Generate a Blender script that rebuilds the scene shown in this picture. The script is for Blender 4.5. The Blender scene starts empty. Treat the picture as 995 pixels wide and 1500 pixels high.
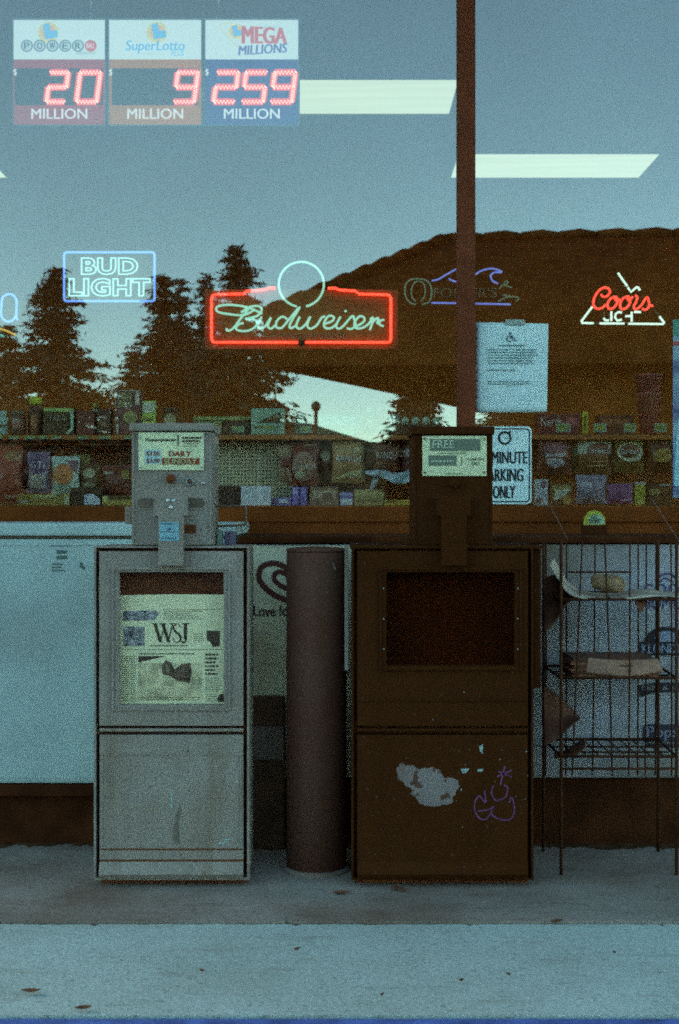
import bpy, bmesh, math, random
from mathutils import Vector, Matrix
R = math.radians
rnd = random.Random(7)
S = bpy.context.scene
C = S.collection

# ------------------------------------------------------------------ camera, sky, sun, exposure
EYE = 1.03           # eye height above the pavement; camera stands at the origin looking along +Y
F = 2034.0           # focal length in photograph pixels (995 x 1500)
cam_d = bpy.data.cameras.new('camera'); cam = bpy.data.objects.new('camera', cam_d); C.objects.link(cam)
cam.location = (0, 0, EYE); cam.rotation_euler = (R(90), 0, 0)
cam_d.sensor_fit = 'VERTICAL'; cam_d.sensor_height = 36.0; cam_d.lens = F / 1500 * 36.0
cam_d.clip_start = 0.05; cam_d.clip_end = 2000
cam_d.dof.use_dof = True; cam_d.dof.focus_distance = 4.1; cam_d.dof.aperture_fstop = 8.0
S.camera = cam

SUN_EL, SUN_AZ = 24.0, 288.0      # weak veiled sun, off to the left and behind the shop
w = bpy.data.worlds.new('World'); S.world = w; w.use_nodes = True
nt = w.node_tree; bg = nt.nodes['Background']
sky = nt.nodes.new('ShaderNodeTexSky'); sky.sky_type = 'NISHITA'; sky.sun_disc = False
sky.sun_elevation = R(SUN_EL); sky.sun_rotation = R(SUN_AZ)
sky.altitude = 3000; sky.air_density = 1.0; sky.dust_density = 0.25; sky.ozone_density = 1.0
tint = nt.nodes.new('ShaderNodeMix'); tint.data_type = 'RGBA'; tint.blend_type = 'MULTIPLY'
tint.inputs[0].default_value = 1.0; tint.inputs[7].default_value = (0.82, 1.0, 0.73, 1)
nt.links.new(sky.outputs[0], tint.inputs[6]); nt.links.new(tint.outputs[2], bg.inputs[0])
bg.inputs[1].default_value = 0.15
w.cycles.sampling_method = 'NONE'

sd = bpy.data.lights.new('sun', 'SUN'); sun = bpy.data.objects.new('sun', sd); C.objects.link(sun)
sd.energy = 0.3; sd.angle = R(15); sd.color = (1.0, 0.86, 0.7)
a, e = R(SUN_AZ), R(SUN_EL)
tosun = Vector((math.sin(a) * math.cos(e), math.cos(a) * math.cos(e), math.sin(e)))
sun.rotation_euler = tosun.to_track_quat('Z', 'Y').to_euler(); sun.location = tosun * 30

S.view_settings.view_transform = 'Standard'; S.view_settings.look = 'None'
S.view_settings.gamma = 1.0; S.view_settings.use_curve_mapping = False
S.view_settings.exposure = 1.8
EM = 1 / 2 ** 1.8                  # lamp strengths below are written for exposure 0
S.render.engine = 'CYCLES'
S.cycles.use_denoising = False; S.cycles.use_adaptive_sampling = True; S.cycles.adaptive_threshold = 0.05; S.cycles.adaptive_min_samples = 60   # sampling noise stays in, like film grain
S.cycles.pixel_filter_type = 'BLACKMAN_HARRIS'; S.cycles.filter_width = 1.8
S.cycles.max_bounces = 8; S.cycles.transparent_max_bounces = 12; S.cycles.caustics_reflective = False
S.cycles.sample_clamp_indirect = 3.0

# ------------------------------------------------------------------ helpers
def P(u, v, Y):
    """photograph pixel (995 x 1500) -> world point on the plane at distance Y"""
    return Vector(((u - 497.5) / F * Y, Y, EYE + (750 - v) / F * Y))
def PX(u, Y): return (u - 497.5) / F * Y
def PZ(v, Y): return EYE + (750 - v) / F * Y

def lin(c):   # 0-255 sRGB -> linear
    return tuple(((x / 255) / 12.92 if x / 255 <= 0.04045 else ((x / 255 + 0.055) / 1.055) ** 2.4) for x in c)

MATS = {}
def mat(name, col, rough=0.6, metal=0.0, var=0.15, scale=6.0, grain=0.0, bump=0.0, bscale=60.0, col2=None, emis=None, estr=0.0, spec=0.5, gscale=320):
    if name in MATS: return MATS[name]
    m = bpy.data.materials.new(name); m.use_nodes = True; MATS[name] = m
    n = m.node_tree.nodes; L = m.node_tree.links; b = n['Principled BSDF']
    b.inputs['Roughness'].default_value = rough; b.inputs['Metallic'].default_value = metal
    b.inputs['Specular IOR Level'].default_value = spec
    tc = n.new('ShaderNodeTexCoord')
    nz = n.new('ShaderNodeTexNoise'); nz.inputs['Scale'].default_value = scale; nz.inputs['Detail'].default_value = 6
    L.new(tc.outputs['Object'], nz.inputs['Vector'])
    rp = n.new('ShaderNodeValToRGB'); rp.color_ramp.elements[0].position = 0.35; rp.color_ramp.elements[1].position = 0.65
    lo = tuple(x * (1 - var) for x in col); hi = tuple(min(1, x * (1 + var)) for x in (col2 or col))
    rp.color_ramp.elements[0].color = (*lo, 1); rp.color_ramp.elements[1].color = (*hi, 1)
    L.new(nz.outputs['Fac'], rp.inputs[0]); out = rp.outputs[0]
    if grain > 0:
        g = n.new('ShaderNodeTexNoise'); g.inputs['Scale'].default_value = gscale; g.inputs['Detail'].default_value = 2
        L.new(tc.outputs['Object'], g.inputs['Vector'])
        gr = n.new('ShaderNodeMapRange'); gr.inputs[1].default_value = 0.3; gr.inputs[2].default_value = 0.7
        gr.inputs[3].default_value = 1 - grain; gr.inputs[4].default_value = 1 + grain
        L.new(g.outputs['Fac'], gr.inputs[0])
        mx = n.new('ShaderNodeVectorMath'); mx.operation = 'SCALE'
        L.new(out, mx.inputs[0]); L.new(gr.outputs[0], mx.inputs['Scale']); out = mx.outputs[0]
    L.new(out, b.inputs['Base Color'])
    if bump > 0:
        bn = n.new('ShaderNodeTexNoise'); bn.inputs['Scale'].default_value = bscale; bn.inputs['Detail'].default_value = 5
        L.new(tc.outputs['Object'], bn.inputs['Vector'])
        bp = n.new('ShaderNodeBump'); bp.inputs['Strength'].default_value = bump; bp.inputs['Distance'].default_value = 0.01
        L.new(bn.outputs['Fac'], bp.inputs['Height']); L.new(bp.outputs[0], b.inputs['Normal'])
    if emis:
        b.inputs['Emission Color'].default_value = (*emis, 1); b.inputs['Emission Strength'].default_value = estr
    return m

def glow(name, rgb, s):
    """a tube, diode, lit diffuser or halo strip: it gives off light"""
    return mat(name, (0.3, 0.3, 0.3), rough=0.4, var=0.03, emis=lin(rgb), estr=s * EM)

def ink(rgb, rough=0.7, var=0.06):
    return mat('ink_%d_%d_%d' % rgb, lin(rgb), rough=rough, var=var, scale=40, grain=0.08)

def pane_mat(name, fac, tintc=(1, 1, 1)):
    if name in MATS: return MATS[name]
    m = bpy.data.materials.new(name); m.use_nodes = True; MATS[name] = m
    n = m.node_tree.nodes; L = m.node_tree.links
    for x in list(n): n.remove(x)
    o = n.new('ShaderNodeOutputMaterial'); t = n.new('ShaderNodeBsdfTransparent'); g = n.new('ShaderNodeBsdfGlossy'); mx = n.new('ShaderNodeMixShader')
    t.inputs[0].default_value = (*tintc, 1); g.inputs['Roughness'].default_value = 0.0
    tc = n.new('ShaderNodeTexCoord'); nz = n.new('ShaderNodeTexNoise'); nz.inputs['Scale'].default_value = 1.3; nz.inputs['Detail'].default_value = 4
    mr = n.new('ShaderNodeMapRange'); mr.inputs[1].default_value = 0.3; mr.inputs[2].default_value = 0.7
    mr.inputs[3].default_value = fac * 0.94; mr.inputs[4].default_value = fac * 1.06
    L.new(tc.outputs['Object'], nz.inputs['Vector']); L.new(nz.outputs['Fac'], mr.inputs[0]); L.new(mr.outputs[0], mx.inputs[0])
    L.new(t.outputs[0], mx.inputs[1]); L.new(g.outputs[0], mx.inputs[2]); L.new(mx.outputs[0], o.inputs[0])
    return m

class MB:
    """collects shapes (world coordinates) for ONE mesh object"""
    def __init__(s): s.v = []; s.f = []; s.sm = []
    def add(s, vs, fs, smooth=False):
        o = len(s.v); s.v += [tuple(x) for x in vs]; s.f += [tuple(i + o for i in f) for f in fs]; s.sm += [smooth] * len(fs); return s
    def bm(s, b, smooth=False):
        b.verts.ensure_lookup_table(); b.verts.index_update()
        s.add([v.co.copy() for v in b.verts], [[v.index for v in f.verts] for f in b.faces], smooth); b.free(); return s
    def box(s, x0, x1, y0, y1, z0, z1, bev=0.0, seg=2):
        b = bmesh.new(); bmesh.ops.create_cube(b, size=1)
        for v in b.verts:
            v.co = Vector(((x0 + x1) / 2 + v.co.x * (x1 - x0), (y0 + y1) / 2 + v.co.y * (y1 - y0), (z0 + z1) / 2 + v.co.z * (z1 - z0)))
        if bev > 0: bmesh.ops.bevel(b, geom=b.edges[:], offset=bev, segments=seg, profile=0.6, affect='EDGES')
        return s.bm(b)
    def pbox(s, u0, v0, u1, v1, Y, d, bev=0.0):
        """box whose front face covers the pixel rectangle at distance Y and which is d deep"""
        return s.box(PX(u0, Y), PX(u1, Y), Y, Y + d, PZ(v1, Y), PZ(v0, Y), bev)
    def ring(s, o, i, y0, y1):
        """rectangular frame: outer (x0,x1,z0,z1), inner, between y0 and y1"""
        vs = []
        for y in (y0, y1):
            for (x0, x1, z0, z1) in (o, i): vs += [(x0, y, z0), (x1, y, z0), (x1, y, z1), (x0, y, z1)]
        fs = []
        for k in range(4):
            j = (k + 1) % 4
            fs += [(k, j, 4 + j, 4 + k), (8 + j, 8 + k, 12 + k, 12 + j), (8 + k, 8 + j, j, k), (4 + k, 4 + j, 12 + j, 12 + k)]
        return s.add(vs, fs)
    def tube(s, pts, r, n=7, closed=False, radii=None):
        pts = [Vector(p) for p in pts]
        if len(pts) < 2: return s
        N = len(pts); vs = []; up = None
        for k in range(N):
            t = (pts[(k + 1) % N] - pts[k - 1]) if closed else (pts[min(k + 1, N - 1)] - pts[max(k - 1, 0)])
            if t.length < 1e-9: t = Vector((0, 0, 1))
            t.normalize()
            if up is None:
                up = t.orthogonal().normalized()
            up = (up - t * up.dot(t))
            up = up.normalized() if up.length > 1e-6 else t.orthogonal().normalized()
            w_ = t.cross(up); rr = radii[k] if radii else r
            for q in range(n):
                an = 2 * math.pi * q / n; vs.append(pts[k] + (up * math.cos(an) + w_ * math.sin(an)) * rr)
        fs = []
        for k in range(N if closed else N - 1):
            k2 = (k + 1) % N
            for q in range(n):
                q2 = (q + 1) % n; fs.append((k * n + q, k * n + q2, k2 * n + q2, k2 * n + q))
        if not closed: fs += [tuple(range(n))[::-1], tuple(range((N - 1) * n, N * n))]
        return s.add(vs, fs, True)
    def lathe(s, cx, cy, prof, n=24, axis='Z'):
        """prof: list of (radius, height)"""
        vs = []; fs = []
        for (r, h) in prof:
            for q in range(n):
                an = 2 * math.pi * q / n
                vs.append((cx + r * math.cos(an), cy + r * math.sin(an), h) if axis == 'Z' else (cx[0] + r * math.cos(an), h, cx[1] + r * math.sin(an)))
        for k in range(len(prof) - 1):
            for q in range(n):
                q2 = (q + 1) % n; fs.append((k * n + q, k * n + q2, (k + 1) * n + q2, (k + 1) * n + q))
        fs += [tuple(range(n))[::-1], tuple(range((len(prof) - 1) * n, len(prof) * n))]
        return s.add(vs, fs, True)
    def poly(s, pts, Y, t=0.0006):
        """thin flat print: pixel polygon on plane Y (its thickness goes back towards the surface)"""
        vs = [P(u, v, Y) for u, v in pts]; n = len(vs)
        b = [Vector((p.x, p.y + t, p.z)) for p in vs]
        fs = [tuple(range(n))] + [(k, (k + 1) % n, n + (k + 1) % n, n + k) for k in range(n)]
        return s.add(vs + b, fs)
    def rect(s, u0, v0, u1, v1, Y, t=0.0006): return s.poly([(u0, v0), (u1, v0), (u1, v1), (u0, v1)], Y, t)
    def disc(s, u, v, ru, rv, Y, n=20, t=0.0006): return s.poly([(u + ru * math.cos(2 * math.pi * k / n), v + rv * math.sin(2 * math.pi * k / n)) for k in range(n)], Y, t)
    def stroke(s, pts, wd, Y, t=0.0006):
        """a flat pen stroke along pixel points; wd a width in pixels or one for each point"""
        n = len(pts)
        for k in range(n - 1):
            (a0, b0), (a1, b1) = pts[k], pts[k + 1]
            w0, w1 = (wd, wd) if not isinstance(wd, (list, tuple)) else (wd[min(k, len(wd) - 1)], wd[min(k + 1, len(wd) - 1)])
            dx, dy = a1 - a0, b1 - b0; l = math.hypot(dx, dy) or 1; nx, ny = -dy / l, dx / l
            s.poly([(a0 + nx * w0 / 2, b0 + ny * w0 / 2), (a1 + nx * w1 / 2, b1 + ny * w1 / 2), (a1 - nx * w1 / 2, b1 - ny * w1 / 2), (a0 - nx * w0 / 2, b0 - ny * w0 / 2)], Y + (k % 2) * 0.0001, t)
        return s
    def build(s, name, m, parent=None, kind=None):
        me = bpy.data.meshes.new(name)
        off = Vector(parent_loc(parent)) if parent else Vector((0, 0, 0))
        me.from_pydata([tuple(Vector(v) - off) for v in s.v], [], s.f); me.update()
        me.polygons.foreach_set('use_smooth', s.sm)
        me.materials.append(m)
        o = bpy.data.objects.new(name, me); C.objects.link(o)
        if parent: o.parent = parent
        if kind: o['kind'] = kind
        return o
def parent_loc(p):
    l = Vector((0, 0, 0))
    while p: l += p.location; p = p.parent
    return l
def thing(name, label, cat, loc=(0, 0, 0), group=None):
    o = bpy.data.objects.new(name, None); C.objects.link(o); o.location = loc
    o.empty_display_size = 0.05
    o['label'] = label; o['category'] = cat
    if group: o['group'] = group
    return o
def tag(o, label, cat, group=None):
    o['label'] = label; o['category'] = cat
    if group: o['group'] = group
    return o
def struct(o): o['kind'] = 'structure'; return o

def spline(pts, n=7, closed=False):
    pts = [Vector((p[0], p[1], 0)) for p in pts]; N = len(pts); out = []
    for k in range(N if closed else N - 1):
        if closed: p0, p1, p2, p3 = pts[k - 1], pts[k], pts[(k + 1) % N], pts[(k + 2) % N]
        else: p0, p1, p2, p3 = pts[max(k - 1, 0)], pts[k], pts[k + 1], pts[min(k + 2, N - 1)]
        for q in range(n):
            t = q / n
            out.append(0.5 * ((2 * p1) + (-p0 + p2) * t + (2 * p0 - 5 * p1 + 4 * p2 - p3) * t * t + (-p0 + 3 * p1 - 3 * p2 + p3) * t ** 3))
    if not closed: out.append(pts[-1])
    return [(p.x, p.y) for p in out]

_txt = {}
def text_geo(s, bold=0.0, shear=0.0, outline=False, tube=0.0, spacing=1.0):
    """letters from Blender's built-in face: (verts, faces) with a unit bounding box, y up"""
    key = (s, bold, shear, outline, tube, spacing)
    if key in _txt: return _txt[key]
    cu = bpy.data.curves.new('t', 'FONT'); cu.body = s; cu.size = 1; cu.offset = bold; cu.shear = shear; cu.resolution_u = 3
    cu.space_character = spacing
    if outline: cu.fill_mode = 'NONE'; cu.bevel_depth = tube; cu.bevel_resolution = 1
    o = bpy.data.objects.new('t', cu); C.objects.link(o)
    dg = bpy.context.evaluated_depsgraph_get(); dg.update()
    me = o.evaluated_get(dg).to_mesh()
    vs = [v.co.copy() for v in me.vertices]; fs = [tuple(p.vertices) for p in me.polygons]
    o.evaluated_get(dg).to_mesh_clear()
    bpy.data.objects.remove(o); bpy.data.curves.remove(cu)
    xs = [v.x for v in vs]; ys = [v.y for v in vs]
    x0, x1, y0, y1 = min(xs), max(xs), min(ys), max(ys)
    r = ([((v.x - x0) / (x1 - x0), (v.y - y0) / (y1 - y0), v.z) for v in vs], fs)
    _txt[key] = r; return r
def text(mb, s, u0, v0, u1, v1, Y, bold=0.0, shear=0.0, warp=None):
    vs, fs = text_geo(s, 0.0, shear); b = max(0.0, bold) * (v1 - v0) * 1.6
    for k, sh in enumerate((-b, 0, b) if b > 0 else (0,)):
        out = []
        for (x, y, z) in vs:
            uu, vv = u0 + b + x * (u1 - u0 - 2 * b) + sh, v1 - y * (v1 - v0)
            if warp: uu, vv = warp(uu, vv)
            out.append(P(uu, vv, Y - 0.00012 * k))
        mb.add(out, fs)
    return mb
def lines_of_print(mb, u0, v0, u1, v1, Y, n, th, seed=0, ragged=0.2):
    r = random.Random(seed)
    for k in range(n):
        v = v0 + (v1 - v0) * (k + 0.5) / n; x = u0
        end = u1 - r.random() * ragged * (u1 - u0)
        while x < end - 1:
            wl = min(r.uniform(2.0, 6.5), end - x); mb.rect(x, v - th / 2, x + wl, v + th / 2, Y); x += wl + r.uniform(0.8, 1.4)
    return mb

# ------------------------------------------------------------------ planes of the place (metres from the camera)
YB = 3.80       # front of the newspaper boxes
YF = 4.27       # front of the freezers
YG = 4.97       # the shop window
Z_LOT = -0.15

# ------------------------------------------------------------------ materials of the setting
BROWN = (0.075, 0.02, 0.006)
def concrete(name, col, stain, s_amt):
    m = bpy.data.materials.new(name); m.use_nodes = True; n = m.node_tree.nodes; L = m.node_tree.links; b = n['Principled BSDF']
    b.inputs['Roughness'].default_value = 0.95; b.inputs['Specular IOR Level'].default_value = 0.15
    tc = n.new('ShaderNodeTexCoord')
    def noise(scale, detail, sx=1.0, sy=1.0, rough=0.6):
        mp = n.new('ShaderNodeMapping'); mp.inputs['Scale'].default_value = (sx, sy, 1); L.new(tc.outputs['Object'], mp.inputs[0])
        z = n.new('ShaderNodeTexNoise'); z.inputs['Scale'].default_value = scale; z.inputs['Detail'].default_value = detail; z.inputs['Roughness'].default_value = rough
        L.new(mp.outputs[0], z.inputs['Vector']); return z.outputs['Fac']
    def rng(src, a0, a1, b0, b1):
        r = n.new('ShaderNodeMapRange'); r.inputs[1].default_value = a0; r.inputs[2].default_value = a1; r.inputs[3].default_value = b0; r.inputs[4].default_value = b1
        L.new(src, r.inputs[0]); return r.outputs[0]
    def mixc(f, c0, c1):
        x = n.new('ShaderNodeMix'); x.data_type = 'RGBA'
        if isinstance(f, float): x.inputs[0].default_value = f
        else: L.new(f, x.inputs[0])
        for i, c in ((6, c0), (7, c1)):
            if isinstance(c, tuple): x.inputs[i].default_value = (*c, 1)
            else: L.new(c, x.inputs[i])
        return x.outputs[2]
    c = mixc(rng(noise(2.2, 8), 0.35, 0.68, 0, s_amt), col, stain)                       # broad stains
    c = mixc(rng(noise(14, 6, 0.35, 1.6), 0.56, 0.72, 0, 0.55), c, stain)                # drawn-out scuffs along the walkway
    c = mixc(rng(noise(55, 3, 0.7, 1.3), 0.60, 0.72, 0, 0.7), c, tuple(x * 0.55 for x in stain))   # pits and gum
    g = rng(noise(210, 2), 0.3, 0.7, 0.72, 1.28); sc = n.new('ShaderNodeVectorMath'); sc.operation = 'SCALE'
    L.new(c, sc.inputs[0]); L.new(g, sc.inputs['Scale']); L.new(sc.outputs[0], b.inputs['Base Color'])
    bp = n.new('ShaderNodeBump'); bp.inputs['Strength'].default_value = 0.5; bp.inputs['Distance'].default_value = 0.006
    L.new(noise(80, 6), bp.inputs['Height']); L.new(bp.outputs[0], b.inputs['Normal']); return m
m_conc_dark = concrete('shaded_concrete', (0.37, 0.295, 0.255), (0.17, 0.10, 0.065), 0.8)  # tone and stains darkened to carry the shade near the wall
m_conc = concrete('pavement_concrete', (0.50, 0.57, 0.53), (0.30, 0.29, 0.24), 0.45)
m_blue = mat('blue_kerb_paint', (0.09, 0.14, 0.42), rough=0.6, var=0.3, scale=12, grain=0.25, bump=0.3)
m_asphalt = mat('asphalt', (0.05, 0.04, 0.03), rough=0.9, var=0.3, scale=3, grain=0.3, bump=0.5)
m_frame = mat('brown_window_frame', (0.185, 0.042, 0.016), rough=0.7, spec=0.15, var=0.15, scale=8, grain=0.1)
m_wall = mat('brown_wall_paint', (0.17, 0.042, 0.008), rough=0.9, spec=0.1, var=0.25, scale=5, grain=0.1)
m_inwall = mat('shop_wall_brown', (0.86, 0.43, 0.12), rough=0.9, spec=0.1, var=0.2, scale=1.5)
m_infloor = mat('shop_floor_brown', (0.65, 0.30, 0.08), rough=0.8, var=0.2, scale=3)
m_ceil = mat('shop_ceiling', (0.45, 0.33, 0.22), rough=0.9, var=0.1, scale=3)
m_glass = pane_mat('window_glass', 0.19)
m_tubeglass = glow

# ------------------------------------------------------------------ ground
def slab(name, x0, x1, y0, y1, z, m, t=0.2):
    return struct(MB().box(x0, x1, y0, y1, z - t, z, 0).build(name, m))
def ragged(name, y0, y1, z, m, j0, j1, seed):
    """slab whose front and back edges are chipped"""
    r = random.Random(seed); mb = MB(); xs = [-9 + k * 0.5 for k in range(15)] + [-1.5 + k * 0.012 for k in range(1, 251)] + [1.6 + k * 0.5 for k in range(15)]
    vs = []; w0 = w1 = 0.0
    for k, x in enumerate(xs):
        w0 = 0.8 * w0 + r.gauss(0, 0.0016); w1 = 0.8 * w1 + r.gauss(0, 0.0016)
        a0 = y0 + j0 * (abs(w0) + (0.012 if r.random() < 0.03 else 0)); a1 = y1 - j1 * (abs(w1) + (0.014 if r.random() < 0.03 else 0))
        vs += [(x, a0, z), (x, a1, z), (x, a0 + 0.004, z - 0.2), (x, a1 - 0.004, z - 0.2)]
    fs = []
    for k in range(len(xs) - 1):
        q = 4 * k; fs += [(q, q + 4, q + 5, q + 1), (q, q + 2, q + 6, q + 4), (q + 1, q + 5, q + 7, q + 3)]
    mb.add(vs, fs); return struct(mb.build(name, m))
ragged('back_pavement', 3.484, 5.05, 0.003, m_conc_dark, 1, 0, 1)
ragged('pavement', 2.846, 3.477, -0.002, m_conc, 0.6, 1, 2)
slab('pavement_joint', -9, 9, 3.40, 3.56, -0.012, mat('joint_dirt', (0.10, 0.055, 0.035), rough=1.0), 0.1)
k = MB(); k.box(-9, 9, 2.70, 2.842, -0.35, -0.004, 0.012); struct(k.build('kerb', m_blue))
g = MB(); g.add([(-400, -700, Z_LOT), (400, -700, Z_LOT), (400, 2.72, Z_LOT), (-400, 2.72, Z_LOT)], [(0, 1, 2, 3)]); struct(g.build('ground', m_asphalt))
# shop interior shell
struct(MB().box(-5, 5, 5.06, 10.7, -0.2, -0.01).build('shop_floor', m_infloor))
struct(MB().box(-5, 5, 5.06, 10.7, 3.14, 3.2).build('shop_ceiling', m_ceil))
struct(MB().box(-5, 5, 10.6, 10.7, -0.005, 3.135).build('wall_back', m_inwall))
struct(MB().box(-5.1, -4.995, 5.06, 10.7, -0.005, 3.135).build('wall_left', m_inwall))
struct(MB().box(4.995, 5.1, 5.06, 10.7, -0.005, 3.135).build('wall_right', m_inwall))

# ------------------------------------------------------------------ storefront
t = thing('storefront', 'shop front with large reflecting window panes in narrow brown frames', 'storefront', (0, YG, 0))
SILL = PZ(742, YG)
mull = [(-3.0, -2.94), (-1.30, -1.236), (PX(670, YG), PX(695, YG)), (2.18, 2.245), (3.94, 4.0)]
for (x0, x1) in mull: MB().box(x0, x1, YG - 0.045, YG + 0.05, SILL + 0.001, 3.05, 0.004).build('mullion', m_frame, t)
for k in range(4):
    MB().box(mull[k][1] - 0.008, mull[k + 1][0] + 0.008, YG - 0.004, YG + 0.004, SILL - 0.01, 3.06).build('glass_pane', m_glass, t)
MB().box(-3.1, 4.1, YG - 0.06, YG + 0.06, SILL - 0.055, SILL, 0.004).build('sill', m_wall, t)
MB().box(-3.1, 4.1, YG - 0.05, YG + 0.05, 0.0, SILL - 0.056).build('low_wall', m_wall, t)
MB().box(-5.2, 5.2, YG - 0.05, YG + 0.085, 3.05, 3.599).build('header_wall', m_wall, t)
MB().box(-5.2, -3.101, YG - 0.05, YG + 0.085, 0.0, 3.049).build('side_wall', m_wall, t)
MB().box(4.101, 5.2, YG - 0.05, YG + 0.085, 0.0, 3.049).build('side_wall', m_wall, t)
MB().box(-5.4, 5.4, 3.45, 11, 3.6, 3.8, 0.01).build('roof', m_wall, t)

# ------------------------------------------------------------------ ceiling lights
m_diff = mat('light_diffuser', (0.5, 0.5, 0.5), rough=0.6, emis=lin((214, 236, 198)), estr=1.2)
nn = m_diff.node_tree; nz = nn.nodes.new('ShaderNodeTexNoise'); mp = nn.nodes.new('ShaderNodeMapping'); tc = nn.nodes.new('ShaderNodeTexCoord')
mp.inputs['Scale'].default_value = (0.8, 9, 1); mp.inputs['Rotation'].default_value = (0, 0, 0.1); nz.inputs['Scale'].default_value = 1.5
mr = nn.nodes.new('ShaderNodeMapRange'); mr.inputs[3].default_value = 0.8 * EM; mr.inputs[4].default_value = 1.2 * EM
nn.links.new(tc.outputs['Object'], mp.inputs[0]); nn.links.new(mp.outputs[0], nz.inputs['Vector']); nn.links.new(nz.outputs['Fac'], mr.inputs[0])
nn.links.new(mr.outputs[0], nn.nodes['Principled BSDF'].inputs['Emission Strength'])
m_trim = mat('light_trim', (0.5, 0.45, 0.35), rough=0.5)
for (x0, y0, lab) in ((-0.622, 6.73, 'lit ceiling light panel emerging from behind the jackpot signs'),
                      (0.68, 8.13, 'lit ceiling light panel crossing behind the window mullion'),
                      (-3.29, 8.13, 'lit ceiling light panel cut off at the left edge of the photo'),
                      (0.68, 5.075, 'added ceiling light panel above the window mullion, out of view'),  # from here on: unseen panels added to brighten the shop interior
                      (-3.29, 5.075, 'added ceiling light panel above the far left panes, out of view'),
                      (3.31, 6.73, 'added ceiling light panel far right, out of view'),
                      (3.31, 9.5, 'added ceiling light panel at the far right rear, out of view'),
                      (-4.63, 6.73, 'added ceiling light panel by the left wall, out of view'),
                      (-4.63, 9.5, 'added ceiling light panel at the left rear, out of view')):
    x1, y1 = x0 + 1.22, y0 + 0.62
    t = thing('ceiling_light', lab, 'ceiling light', ((x0 + x1) / 2, (y0 + y1) / 2, 3.14), 'fluorescent panels in the shop ceiling')
    f = MB()
    for b in ((x0, x1, y0, y0 + 0.02), (x0, x1, y1 - 0.02, y1), (x0, x0 + 0.02, y0 + 0.021, y1 - 0.021), (x1 - 0.02, x1, y0 + 0.021, y1 - 0.021)):
        f.box(*b, 3.13, 3.139)
    f.build('trim', m_trim, t)
    MB().box(x0 + 0.021, x1 - 0.021, y0 + 0.021, y1 - 0.021, 3.133, 3.139).build('diffuser', m_diff, t)

# ------------------------------------------------------------------ lottery signs (hang just inside the glass)
YL = YG + 0.06
m_white_lit = glow('lit_white_panel', (206, 236, 228), 0.82)
def backlit(rgb, s=0.8): return mat('backlit_%d_%d_%d_%d' % (*rgb, int(s * 100)), lin(rgb), rough=0.6, var=0.05, emis=lin(rgb), estr=s * EM)
m_sframe = mat('sign_frame_grey', (0.25, 0.3, 0.3), rough=0.4)
m_led = glow('led_red', (255, 150, 130), 3.4)
m_halo = glow('red_led_halo', (236, 18, 14), 0.95)
m_ledscreen = mat('led_screen', (0.12, 0.06, 0.05), rough=0.8, var=0.05)
m_cable = mat('white_wire', (0.7, 0.7, 0.66), rough=0.5)
SEG = {'0': 'abcdef', '2': 'abged', '5': 'afgcd', '9': 'abfgcd'}
def digit(mb, ch, u0, v0, u1, v1, Y, n=6):
    """slanted seven-segment digit, each segment two staggered rows of diodes"""
    sl = 0.13 * (v1 - v0); vm = (v0 + v1) / 2
    def q(x, y): return (u0 + (u1 - u0 - sl) * x + sl * (1 - (y - v0) / (v1 - v0)), y)
    ends = {'a': (q(0, v0), q(1, v0)), 'b': (q(1, v0), q(1, vm)), 'c': (q(1, vm), q(1, v1)), 'd': (q(0, v1), q(1, v1)), 'e': (q(0, vm), q(0, v1)), 'f': (q(0, v0), q(0, vm)), 'g': (q(0, vm), q(1, vm))}
    seen = []
    for sname in SEG[ch]:
        (a0, b0), (a1, b1) = ends[sname]
        l = math.hypot(a1 - a0, b1 - b0); nx, ny = -(b1 - b0) / l, (a1 - a0) / l
        for k in range(2 * n + 1):
            f = k / (2 * n); o = 1.35 if k % 2 else -1.35
            pu, pv = a0 + (a1 - a0) * f + nx * o, b0 + (b1 - b0) * f + ny * o
            if any(abs(pu - x) + abs(pv - y) < 1.6 for x, y in seen): continue
            seen.append((pu, pv))
            c = P(pu, pv, Y); r = 0.0027
            mb.lathe((c.x, c.z), 0, [(r, c.y + 0.006), (r, c.y), (r * 0.6, c.y - 0.002)], 6, 'Y')
def sunburst(t, u, v, r, Y):
    mb = MB(); pts = []
    for k in range(32):
        rr = r * (1.0 if k % 2 else 1.18); an = 2 * math.pi * k / 32; pts.append((u + rr * math.cos(an), v + rr * math.sin(an)))
    mb.poly(pts, Y); mb.build('sun_emblem', backlit((205, 200, 130)), t)
    mb = MB(); mb.disc(u, v, r * 0.8, r * 0.8, Y - 0.001); mb.build('sun_emblem', backlit((212, 176, 128)), t)
    k_ = r / 13.0
    mb = MB(); mb.poly([(u - 8 * k_, v - 10 * k_), (u + 1 * k_, v - 13 * k_), (u + 3 * k_, v - 2 * k_), (u + 12 * k_, v - 3 * k_), (u + 13 * k_, v + 7 * k_), (u - 4 * k_, v + 10 * k_)], Y - 0.002)
    mb.build('letter_emblem', backlit((100, 178, 215)), t)
SIGNS = [
    (18, 156, (196, 62, 62), '20', [(68, 106, 100, 149), (112, 106, 147, 149)], (22, 100, 151, 154), 'jackpot sign with red lower panel and glowing number 20'),
    (158, 297, (214, 132, 52), '9', [(255, 106, 290, 149)], (164, 100, 291, 154), 'jackpot sign with orange lower panel and single glowing 9'),
    (299, 439, (62, 74, 140), '259', [(313, 106, 349, 149), (355, 106, 391, 149), (397, 106, 433, 149)], None, 'jackpot sign with blue lower panel and glowing number 259')]
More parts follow.
